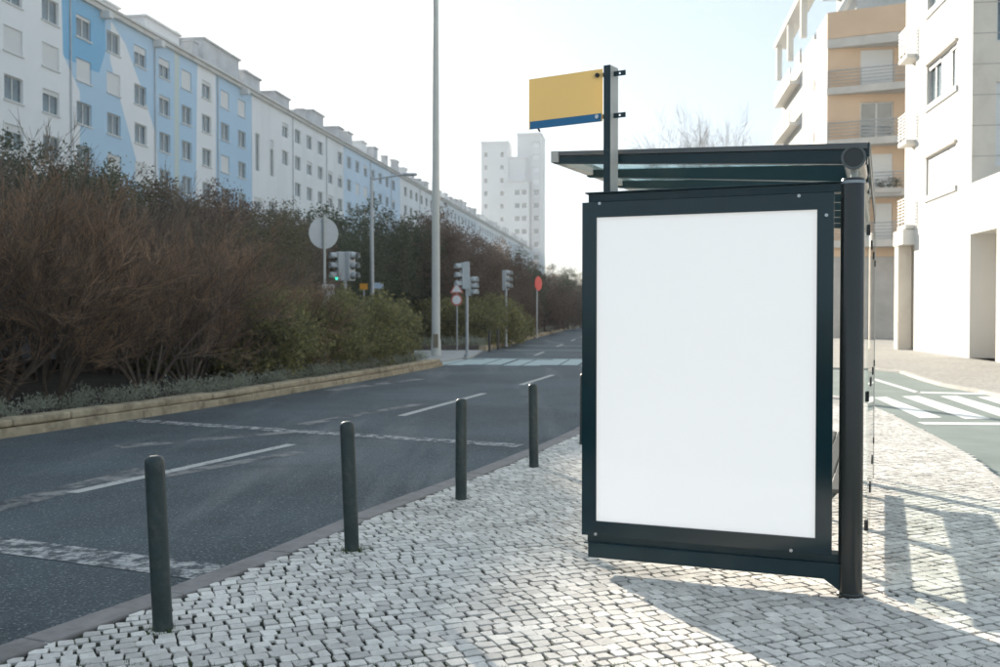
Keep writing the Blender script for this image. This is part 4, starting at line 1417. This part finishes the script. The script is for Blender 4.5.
# small direction plates behind the shrubs
for (px, py, Yd, w, h, m_, lab) in ((364, 288, 36, 0.30, 0.22, M_ORSIGN, 'small orange plate on a post seen over the shrubs'), (379, 287, 37, 0.36, 0.22, mat('sign_blue_white', (0.45, 0.55, 0.68), 0.5), 'small pale blue plate beside the slender street lamp'), (329, 294, 27, 0.36, 0.42, M_SIGNW, 'white plate low behind the shrubs by the green signal')):
    p = AT(px, py, Yd)
    rs = empty('sign_plate', (p[0], p[1], 0.05), rad(-10), lab, 'road sign')
    b = MB(); b.cyl((0, 0, 0), (0, 0, p[2] + h / 2), 0.03, n=8); b.build('post', M_STEEL, rs)
    b = MB(); b.box(-w / 2, -0.05, p[2] - h / 2, w / 2, -0.035, p[2] + h / 2); b.build('plate', m_, rs, bevel=0.01)

# ------------------------------------------------------------------ cars parked behind the bushes
def car(loc, rz, colname, col, label):
    root = empty('parked_car', loc, rz, label, 'car', 'cars parked behind the bushes')
    m = mat(colname, col, 0.25, 0.03, 1.0, spec=0.6)
    prof = [(-2.05, 0.30), (-2.08, 0.62), (-1.98, 0.82), (-1.15, 0.93), (-0.55, 1.40), (0.75, 1.46), (1.55, 1.02), (2.02, 0.96), (2.08, 0.55), (2.02, 0.28)]
    b = MB(); n = len(prof)
    hw = [0.80, 0.84, 0.84, 0.82, 0.62, 0.62, 0.80, 0.82, 0.84, 0.80]
    vs = [(x, -w, z) for (x, z), w in zip(prof, hw)] + [(x, w, z) for (x, z), w in zip(prof, hw)]
    b.add(vs, [tuple(range(n)), tuple(range(2 * n - 1, n - 1, -1))] + [(i, n + i, n + (i + 1) % n, (i + 1) % n) for i in range(n)])
    b.build('body', m, root, bevel=0.05)
    for s in (-1, 1):
        b = MB(); q = [(-0.98, 0.95), (-0.52, 1.34), (0.70, 1.40), (1.32, 1.02)]
        def yy(z): return s * (0.835 - (z - 0.93) / 0.5 * 0.20 + 0.012)
        b.add([(x, yy(z), z) for x, z in q] + [(x, yy(z) - s * 0.02, z) for x, z in q], [(0, 1, 2, 3), (7, 6, 5, 4), (0, 4, 5, 1), (1, 5, 6, 2), (2, 6, 7, 3), (3, 7, 4, 0)])
        b.build('side_window', M_PANE, root)
        for x in (-1.32, 1.30):
            b = MB(); b.cyl((x, s * 0.86, 0.31), (x, s * 0.66, 0.31), 0.31, n=20); w = b.build('wheel', M_TYRE, root)
            b = MB(); b.cyl((x, s * 0.865, 0.31), (x, s * 0.861, 0.31), 0.20, n=14); b.build('rim', M_STEEL, w)
        b = MB(); b.box(-2.06, s * 0.55 - 0.15, 0.64, -1.95, s * 0.55 + 0.15, 0.78); b.build('headlight', M_SIGNW, root, bevel=0.02)
    b = MB(); b.add([(-1.13, -0.74, 0.955), (-1.13, 0.74, 0.955), (-0.60, 0.58, 1.385), (-0.60, -0.58, 1.385)], [(0, 1, 2, 3)]); b.build('windscreen', M_PANE, root)


accl = lens(KL)
for s, cn, cl, lab in ((12.5, 'car_teal', (0.03, 0.30, 0.40), 'teal blue car parked behind the bare bushes'), (18.0, 'car_white', (0.6, 0.62, 0.64), 'white car parked next to the teal one behind the bushes'), (24.5, 'car_grey', (0.25, 0.27, 0.3), 'grey car parked behind the bushes, next but one to the teal car')):
    q, d = along(KL, accl, s)
    nn = Vector((d.y, -d.x))
    c = q - nn * 6.2
    car((c.x, c.y, 0.24), math.atan2(d.y, d.x), cn, cl, lab)
for i, (x, y) in enumerate(((-6.3, 62), (-4.6, 70))):
    car((x, y, 0.2), rad(82), 'car_silver', (0.5, 0.53, 0.56), 'silver car parked under the trees beyond the crossing')

# ------------------------------------------------------------------ plants
def tube_into(V, Fc, pts, rads, n=3):
    """tapered tube through pts, appended to plain lists"""
    base = len(V)
    k = len(pts)
    for i in range(k):
        d = (pts[min(i + 1, k - 1)] - pts[max(i - 1, 0)])
        d.normalize()
        a = Vector((0, 0, 1)) if abs(d.z) < 0.9 else Vector((1, 0, 0))
        u = d.cross(a); u.normalize(); w = d.cross(u)
        for j in range(n):
            t = 2 * math.pi * j / n
            V.append(tuple(pts[i] + (u * math.cos(t) + w * math.sin(t)) * rads[i]))
    for i in range(k - 1):
        for j in range(n):
            j2 = (j + 1) % n
            Fc.append((base + i * n + j, base + i * n + j2, base + (i + 1) * n + j2, base + (i + 1) * n + j))


def branch(rr, V, Fc, p, d, length, r, level, cfg, tips):
    segs = cfg['segs'][level]
    pts = [p.copy()]; dirs = []
    q = p.copy(); dd = d.copy()
    for i in range(segs):
        dd = (dd + Vector((rr.gauss(0, 1), rr.gauss(0, 1), rr.gauss(0, 1))) * cfg['wob'][level] + Vector((0, 0, cfg['up'][level]))).normalized()
        q = q + dd * (length / segs)
        pts.append(q.copy()); dirs.append(dd.copy())
    rads = [r * (1 - (1 - cfg['taper']) * i / segs) for i in range(segs + 1)]
    tube_into(V[level >= cfg['split']], Fc[level >= cfg['split']], pts, rads, cfg['sides'][level])
    if level + 1 < len(cfg['segs']):
        n = cfg['kids'][level]
        n = n if isinstance(n, int) else rr.randint(*n)
        for k in range(n):
            t = rr.uniform(cfg['from'][level], 1.0)
            i = min(int(t * segs), segs - 1)
            pp = pts[i].lerp(pts[i + 1], t * segs - i)
            ax = Vector((rr.gauss(0, 1), rr.gauss(0, 1), rr.gauss(0, 1)))
            ax = (ax - dirs[i] * ax.dot(dirs[i])).normalized()
            an = rr.uniform(*cfg['ang'][level])
            nd = (dirs[i] * math.cos(an) + ax * math.sin(an)).normalized()
            branch(rr, V, Fc, pp, nd, length * rr.uniform(*cfg['len'][level]), max(rads[i] * cfg['rad'], cfg['minr']), level + 1, cfg, tips)
    else:
        tips.append((q.copy(), dd.copy()))


def mk(name, V, Fc, m):
    me = bpy.data.meshes.new(name); me.from_pydata(V, [], Fc); me.materials.append(m); me.update()
    return me


M_BARK = mat('shrub_bark', (0.10, 0.075, 0.055), 0.9, 0.35, 6.0, 0.4, 60)
M_TWIG = island_colour(mat('reddish_twigs', (0.165, 0.122, 0.092), 0.8, 0.5, 0.7), (0.20, 0.22, 0.24), (2.2, 1.8, 1.4))
M_TWIG2 = island_colour(mat('grey_twigs', (0.145, 0.122, 0.10), 0.8, 0.4, 1.0), (0.3, 0.3, 0.3), (1.7, 1.5, 1.3))
M_TREEBARK = mat('tree_bark', (0.09, 0.075, 0.06), 0.9, 0.3, 4.0, 0.5, 30)


def leafmat(name, col, lo, hi):
    return island_colour(mat(name, col, 0.6, 0.3, 1.2, trans=tuple(c * 1.5 for c in col), spec=0.3), lo, hi)


M_LEAFG = leafmat('green_leaves', (0.185, 0.185, 0.090), (0.25, 0.32, 0.35), (1.8, 1.55, 1.15))
M_LEAFD = leafmat('dark_evergreen_leaves', (0.062, 0.078, 0.048), (0.45, 0.5, 0.5), (1.5, 1.35, 1.2))
M_LEAFBR = leafmat('brown_winter_leaves', (0.128, 0.094, 0.074), (0.4, 0.4, 0.42), (1.4, 1.3, 1.2))
M_LEAFGR = leafmat('grey_green_leaves', (0.32, 0.34, 0.28), (0.5, 0.55, 0.5), (1.25, 1.2, 1.15))
M_SAGE = leafmat('olive_leaves', (0.125, 0.115, 0.07), (0.4, 0.45, 0.4), (1.4, 1.3, 1.1))

TW = dict(segs=[5, 4, 3, 2, 1], wob=[0.10, 0.13, 0.15, 0.14, 0.1], up=[0.03, 0.10, 0.14, 0.14, 0.1], taper=0.55, sides=[6, 4, 3, 3, 3], split=2,
          kids=[(6, 8), (5, 7), (5, 6), (4, 5)], **{'from': [0.3, 0.2, 0.15, 0.1]}, ang=[(0.35, 0.9), (0.3, 0.8), (0.25, 0.7), (0.2, 0.6)],
          len=[(0.45, 0.7), (0.45, 0.7), (0.4, 0.65), (0.4, 0.7)], rad=0.55, minr=0.0038)


def twig_bush(seed, h, spread, stems):
    rr = random.Random(seed)
    V = ([], []); Fc = ([], []); tips = []
    for k in range(stems):
        t = rr.uniform(0, 6.28)
        d = Vector((math.cos(t) * spread * rr.uniform(0.3, 1), math.sin(t) * spread * rr.uniform(0.3, 1), 1)).normalized()
        branch(rr, V, Fc, Vector((0.12 * math.cos(t), 0.12 * math.sin(t), -0.05)), d, h * rr.uniform(0.5, 0.72), 0.035, 0, TW, tips)
    return mk('trunk', V[0], Fc[0], M_BARK), mk('twigs', V[1], Fc[1], M_TWIG)


def leaf_quads(rr, centers, per, sig, size, aspect=0.45, up=0.2):
    """small pointed leaves scattered about the centres; returns vertex and face lists"""
    C = np.array(centers, dtype=np.float64)
    n = len(C) * per
    g = np.random.RandomState(rr.randint(0, 10 ** 6))
    P = np.repeat(C, per, 0) + g.normal(0, 1, (n, 3)) * np.array(sig)
    d = g.normal(0, 1, (n, 3)); d[:, 2] += up; d /= np.linalg.norm(d, axis=1)[:, None]
    e = g.normal(0, 1, (n, 3)); e -= d * (e * d).sum(1)[:, None]; e /= np.linalg.norm(e, axis=1)[:, None]
    s = size * g.uniform(0.6, 1.35, n)[:, None]
    v0 = P; v1 = P + d * s * 0.5 + e * s * aspect * 0.5; v2 = P + d * s; v3 = P + d * s * 0.5 - e * s * aspect * 0.5
    V = np.stack([v0, v1, v2, v3], 1).reshape(-1, 3)
    Fq = (np.arange(n * 4).reshape(-1, 4))
    return V, Fq


def mesh_np(name, V, Fq, m):
    me = bpy.data.meshes.new(name)
    me.vertices.add(len(V)); me.vertices.foreach_set('co', V.ravel())
    me.loops.add(Fq.size); me.loops.foreach_set('vertex_index', Fq.ravel())
    me.polygons.add(len(Fq)); me.polygons.foreach_set('loop_start', np.arange(0, Fq.size, Fq.shape[1]))
    me.materials.append(m); me.update(calc_edges=True); me.validate()
    return me


def blob_centres(rr, n, rx, ry, z0, z1, shell=0.45, lumps=9):
    """points filling an uneven crown: lobes bulging from one rounded mass"""
    lob = [(0, 0, (z0 + z1) / 2, 0.72)]
    lumps = lumps * 2
    for k in range(lumps):
        zc = -0.55 + 1.35 * (k + 0.5) / lumps
        t = k * 2.4 + rr.uniform(-0.5, 0.5); q = math.sqrt(max(0.05, 1 - zc * zc)) * rr.uniform(0.50, 0.72)
        lob.append((rx * q * math.cos(t), ry * q * math.sin(t), (z0 + z1) / 2 + (z1 - z0) / 2 * zc * 0.68, rr.uniform(0.26, 0.42)))
    out = []
    while len(out) < n:
        cx, cy, cz, s = rr.choice(lob)
        v = Vector((rr.gauss(0, 1), rr.gauss(0, 1), rr.gauss(0, 1))).normalized() * (rr.uniform(shell, 1.0))
        p = (cx + v.x * rx * s, cy + v.y * ry * s, cz + v.z * (z1 - z0) * 0.5 * s)
        if p[2] > z0 * 0.6: out.append(p)
    return out


def leafy_tree(seed, h, rx, m, crown_from=0.25, clumps=230, per=34, size=0.16, sig=0.20, lumps=10, trunk_r=0.11):
    rr = random.Random(seed)
    cs = blob_centres(rr, clumps, rx, rx, h * crown_from, h, lumps=lumps)
    za = np.array(cs); z9 = np.percentile(za[:, 2], 97); z1 = np.percentile(za[:, 2], 3); r9 = np.percentile(np.hypot(za[:, 0], za[:, 1]), 95)
    za[:, 2] = h * crown_from + (za[:, 2] - z1) * (h * (1 - crown_from)) / (z9 - z1)
    za[:, :2] *= rx / r9
    cs = [tuple(v) for v in za]
    V, Fq = leaf_quads(rr, cs, per, (sig, sig, sig * 0.8), size)
    crown = mesh_np('crown', V, Fq, m)
    Vt = []; Ft = []
    tube_into(Vt, Ft, [Vector((0, 0, -0.1)), Vector((0.05, 0, h * 0.25)), Vector((0.0, 0.06, h * 0.55))], [trunk_r, trunk_r * 0.8, trunk_r * 0.5], 8)
    for k in range(26):
        c = Vector(rr.choice(cs)); st_ = Vector((0.02, 0.02, h * rr.uniform(0.15, 0.5)))
        mid = st_.lerp(c, 0.5) + Vector((rr.gauss(0, .15), rr.gauss(0, .15), rr.gauss(0.1, .15)))
        tube_into(Vt, Ft, [st_, mid, c], [trunk_r * 0.4, trunk_r * 0.22, 0.008], 4)
    return mk('trunk', Vt, Ft, M_TREEBARK), crown


def plant(name, meshes, loc, rz, sc, label, cat, group=None, names=('trunk', 'crown')):
    root = empty(name, loc, rz, label, cat, group)
    root.scale = sc if isinstance(sc, tuple) else (sc, sc, sc)
    for nm, me in zip(names, meshes):
        link(nm, me, root)
    return root


rng = random.Random(77)
TB = [twig_bush(1, 3.2, 0.75, 9), twig_bush(2, 3.2, 0.85, 9), twig_bush(3, 3.0, 0.7, 8)]
TB2 = [(a, b.copy()) for a, b in TB]
for a, b in TB2:
    b.materials[0] = M_TWIG2
# front row of bare twiggy bushes behind the yellow kerb
accl = lens(KL)


def kl(s, back):
    q, d = along(KL, accl, s)
    c = q - Vector((d.y, -d.x)) * back
    return c


i = 0
for s in np.arange(7.5, 29.5, 1.55):
    c = kl(s + rng.uniform(-.3, .3), 1.9 + rng.uniform(-0.4, 0.7))
    k = rng.uniform(0.92, 1.1) * (1.0 if s < 22 else 1.0 - (s - 22) * 0.05)
    plant('twiggy_bush', TB[i % 3], (c.x, c.y, 0.05), rng.uniform(0, 6.28), (k * 1.05, k * 1.05, k), 'bare reddish twiggy bush in the front row along the yellow kerb', 'bush', 'front row of bare bushes', ('trunk', 'twigs'))
    i += 1
for s in np.arange(6.5, 27.5, 2.0):
    c = kl(s + rng.uniform(-.4, .4), 4.2 + rng.uniform(-0.5, 0.6))
    k = rng.uniform(1.08, 1.3)
    plant('twiggy_bush', TB2[i % 3], (c.x, c.y, 0.1), rng.uniform(0, 6.28), (k, k, k), 'bare grey-brown twiggy bush in the second row behind the yellow kerb', 'bush', 'second row of bare bushes', ('trunk', 'twigs'))
    i += 1
# back row: taller evergreen and bare shrubs in front of the bank
BT = [leafy_tree(31, 5.4, 2.3, M_LEAFD, 0.10, 900, 38, 0.11, 0.14), leafy_tree(32, 5.2, 2.2, M_SAGE, 0.10, 900, 36, 0.105, 0.14), leafy_tree(33, 5.0, 2.3, M_LEAFBR, 0.10, 900, 36, 0.10, 0.15)]
for j, (px, py, Yd, kind) in enumerate(((-75, 118, 20.5, 0), (-20, 126, 22, 0), (28, 136, 23, 0), (72, 148, 24.5, 1), (110, 158, 26.5, 2), (148, 168, 28, 1), (185, 176, 30, 2), (222, 183, 31, 2), (258, 191, 33, 1), (285, 203, 35, 2), (308, 218, 37, 0), (240, 205, 26, 1), (150, 190, 23, 2))):
    q = AT(px, py, Yd)
    base = 0.3
    me = BT[kind]
    k = (q[2] - base) / (5.4, 5.2, 5.0)[kind] * 0.84
    plant('tall_shrub', me, (q[0], q[1], base), rng.uniform(0, 6.28), (max(k, 0.9), max(k, 0.9), k),
          ('dark evergreen tall shrub rising behind the bare bushes', 'olive green tall shrub rising behind the bare bushes', 'brown-leaved tall shrub rising behind the bare bushes')[kind], 'shrub', 'tall shrubs below the houses')
    if kind != 0:
        c = TB2[j % 3]
        plant('twiggy_bush', c, (q[0] + rng.uniform(-1, 1), q[1] - 1.2, base), rng.uniform(0, 6.28), (k * 1.2, k * 1.2, k * 1.16), 'tall grey twiggy bush among the evergreen shrubs below the houses', 'bush', 'bare bushes below the houses', ('trunk', 'twigs'))
# leafy shrubs of the island, seen through by the road sign
GS = [leafy_tree(51, 1.75, 1.15, M_LEAFG, 0.05, 260, 32, 0.115, 0.12, 8, 0.04), leafy_tree(52, 1.7, 1.1, M_LEAFG, 0.05, 240, 32, 0.11, 0.13, 8, 0.04)]
for s in np.arange(27.0, 37.5, 1.1):
    c = kl(s + rng.uniform(-.3, .3), 1.55 + rng.uniform(-0.3, 0.5))
    k = rng.uniform(0.88, 1.08) * (1.0 if s < 35 else 0.85)
    plant('leafy_shrub', GS[int(s) % 2], (c.x, c.y, 0.05), rng.uniform(0, 6.28), k, 'rounded green leafy shrub on the island round the sign pole', 'shrub', 'green shrubs of the island')
    c = kl(s + rng.uniform(-.3, .3), 3.4 + rng.uniform(-0.4, 0.7))
    plant('leafy_shrub', GS[(int(s) + 1) % 2], (c.x, c.y, 0.08), rng.uniform(0, 6.28), k * 1.1, 'green leafy shrub in the rear row of the island', 'shrub', 'rear green shrubs of the island')
# row of trees beyond the crossing
LT = [leafy_tree(61, 6.4, 2.9, M_LEAFD, 0.2, 900, 38, 0.15, 0.18, 11, 0.14), leafy_tree(62, 6.6, 3.0, M_LEAFBR, 0.15, 900, 38, 0.135, 0.18, 11, 0.14), leafy_tree(63, 6.0, 2.6, M_LEAFBR, 0.06, 800, 38, 0.135, 0.18, 11, 0.12)]
for j, (px, py, Yd, kind) in enumerate(((350, 203, 44, 0), (388, 211, 47, 0), (422, 206, 49, 1), (338, 222, 41, 0), (450, 212, 52, 1), (474, 222, 57, 1), (497, 236, 64, 1), (514, 246, 72, 0), (530, 258, 82, 2), (545, 263, 92, 2), (558, 262, 104, 0), (572, 270, 120, 2), (588, 270, 128, 0), (410, 235, 58, 1), (470, 262, 50, 2), (512, 278, 62, 2), (545, 283, 76, 2), (568, 282, 92, 2), (380, 240, 60, 0), (442, 244, 66, 0))):
    q = AT(px, py, Yd)
    me = LT[kind]
    k = (q[2] - 0.1) / (6.4, 6.6, 6.0)[kind] * (0.80 if px >= 440 else 0.87)
    plant('tree', me, (q[0], q[1], 0.1), rng.uniform(0, 6.28), (max(0.75, k), max(0.75, k), k), ('dark evergreen tree in the row beyond the crossing', 'reddish brown tree in the row beyond the crossing', 'low brown tree at the edge of the far planting bed')[kind], 'tree', 'trees beyond the crossing')
for (px, py, Yd) in ((448, 303, 47), (462, 306, 45.5), (478, 300, 48), (494, 304, 47), (508, 312, 50), (520, 318, 55), (438, 306, 46), (484, 312, 45)):
    q = AT(px, py, Yd)
    plant('leafy_shrub', GS[int(px) % 2], (q[0], q[1], 0.03), rng.uniform(0, 6.28), (q[2]) / 1.7 * 1.0, 'green leafy shrub in the far bed behind the traffic lights', 'shrub', 'shrubs behind the traffic lights')

# ground cover along both kerbs
rr = random.Random(9)
cs = []
for s in np.arange(3, accl[-1] - 0.3, 0.11):
    dens = 1.0 if s > 17 else 0.55
    if rr.random() > dens: continue
    back = 0.42 + abs(rr.gauss(0, 0.22))
    c = kl(s + rr.uniform(-.1, .1), back)
    cs.append((c.x, c.y, 0.10 + rr.uniform(0, 0.14)))
    if s > 18: cs.append((c.x - .1, c.y + .1, 0.08 + rr.uniform(0, 0.20)))
V, Fq = leaf_quads(rr, cs, 46, (0.085, 0.085, 0.06), 0.055, 0.35, 0.9)
tag(link('ground_cover', mesh_np('ground_cover', V, Fq, M_LEAFGR)), 'low grey-green ground cover along the yellow kerb', 'ground cover', kind='stuff')
accf = lens(KF)
cs = []
for s in np.arange(0, 75, 0.22):
    q, d = along(KF, accf, s)
    c = q - Vector((d.y, -d.x)) * (0.5 + abs(rr.gauss(0, 0.35)))
    cs.append((c.x, c.y, 0.12 + rr.uniform(0, 0.22)))
for k in range(150):
    cs.append((rr.uniform(-8, -0.6), 43.0 + rr.random() * 0.7, 0.12 + rr.uniform(0, 0.25)))
V, Fq = leaf_quads(rr, cs, 40, (0.13, 0.13, 0.08), 0.08, 0.35, 0.9)
tag(link('ground_cover', mesh_np('ground_cover', V, Fq, M_LEAFGR)), 'pale ground cover along the far planter kerb', 'ground cover', kind='stuff')

M_BARETWIG = mat('pale_bare_twigs', (0.24, 0.22, 0.20), 0.85, 0.2, 1.0)
# two bare trees showing over the shelter roof
BC = dict(segs=[5, 5, 4, 3, 2], wob=[0.05, 0.10, 0.13, 0.15, 0.15], up=[0.02, 0.06, 0.06, 0.05, 0.03], taper=0.5, sides=[8, 5, 4, 3, 3], split=2,
          kids=[(8, 10), (6, 8), (5, 7), (4, 5)], **{'from': [0.35, 0.25, 0.2, 0.15]}, ang=[(0.4, 0.85), (0.35, 0.8), (0.3, 0.8), (0.3, 0.8)],
          len=[(0.5, 0.7), (0.5, 0.7), (0.45, 0.7), (0.45, 0.75)], rad=0.55, minr=0.010)
for j, (px, py, lab) in enumerate(((691, 106, 'bare tree showing over the shelter roof next to the sign side'), (727, 109, 'bare tree showing over the shelter roof near the white side wall'))):
    rr = random.Random(90 + j)
    V = ([], []); Fc = ([], []); tips = []
    q = AT(px, py, 84)
    branch(rr, V, Fc, Vector((0, 0, -0.1)), Vector((0, 0, 1)), 9.2, 0.20, 0, BC, tips)
    top = float(np.percentile([v[2] for v in V[1]], 99.3))
    k = q[2] / top
    plant('bare_tree', (mk('trunk', V[0], Fc[0], M_TREEBARK), mk('crown', V[1], Fc[1], M_BARETWIG)), (q[0], q[1], 0), rng.uniform(0, 6), (k * 0.62, k * 0.62, k * 0.97), lab, 'tree')
# plants on an orange-house balcony
q = AT(884, 184, 57.6)
rr = random.Random(4)
V, Fq = leaf_quads(rr, [(rr.uniform(-0.5, 0.9), rr.uniform(-.12, .12), rr.uniform(0, 0.5)) for k in range(26)], 26, (0.10, 0.08, 0.1), 0.10)
pp = empty('balcony_plant', (q[0], q[1], q[2] - 0.2), 0, 'leafy pot plants on the orange house balcony', 'plant')
link('foliage', mesh_np('foliage', V, Fq, M_LEAFD), pp)
b = MB(); b.box(-0.6, -0.15, -0.3, 1.0, 0.15, -0.02); b.build('planter', M_CONC, pp)

# ------------------------------------------------------------------ air
HAZE = 0.0004
if HAZE:
    b = MB(); b.box(-140, -60, -1.6, 140, 420, 80)
    hz = b.build('haze', None)
    hz.data.materials.clear()
    m = bpy.data.materials.new('haze'); m.use_nodes = True
    N = m.node_tree.nodes; N.remove(N['Principled BSDF'])
    v = N.new('ShaderNodeVolumePrincipled'); v.inputs['Density'].default_value = HAZE
    v.inputs['Color'].default_value = (0.92, 0.95, 1.0, 1); v.inputs['Anisotropy'].default_value = 0.35
    m.node_tree.links.new(v.outputs[0], N['Material Output'].inputs['Volume'])
    hz.data.materials.append(m)
    tag(hz, 'thin pale haze in the air over the street', 'haze', kind='stuff')
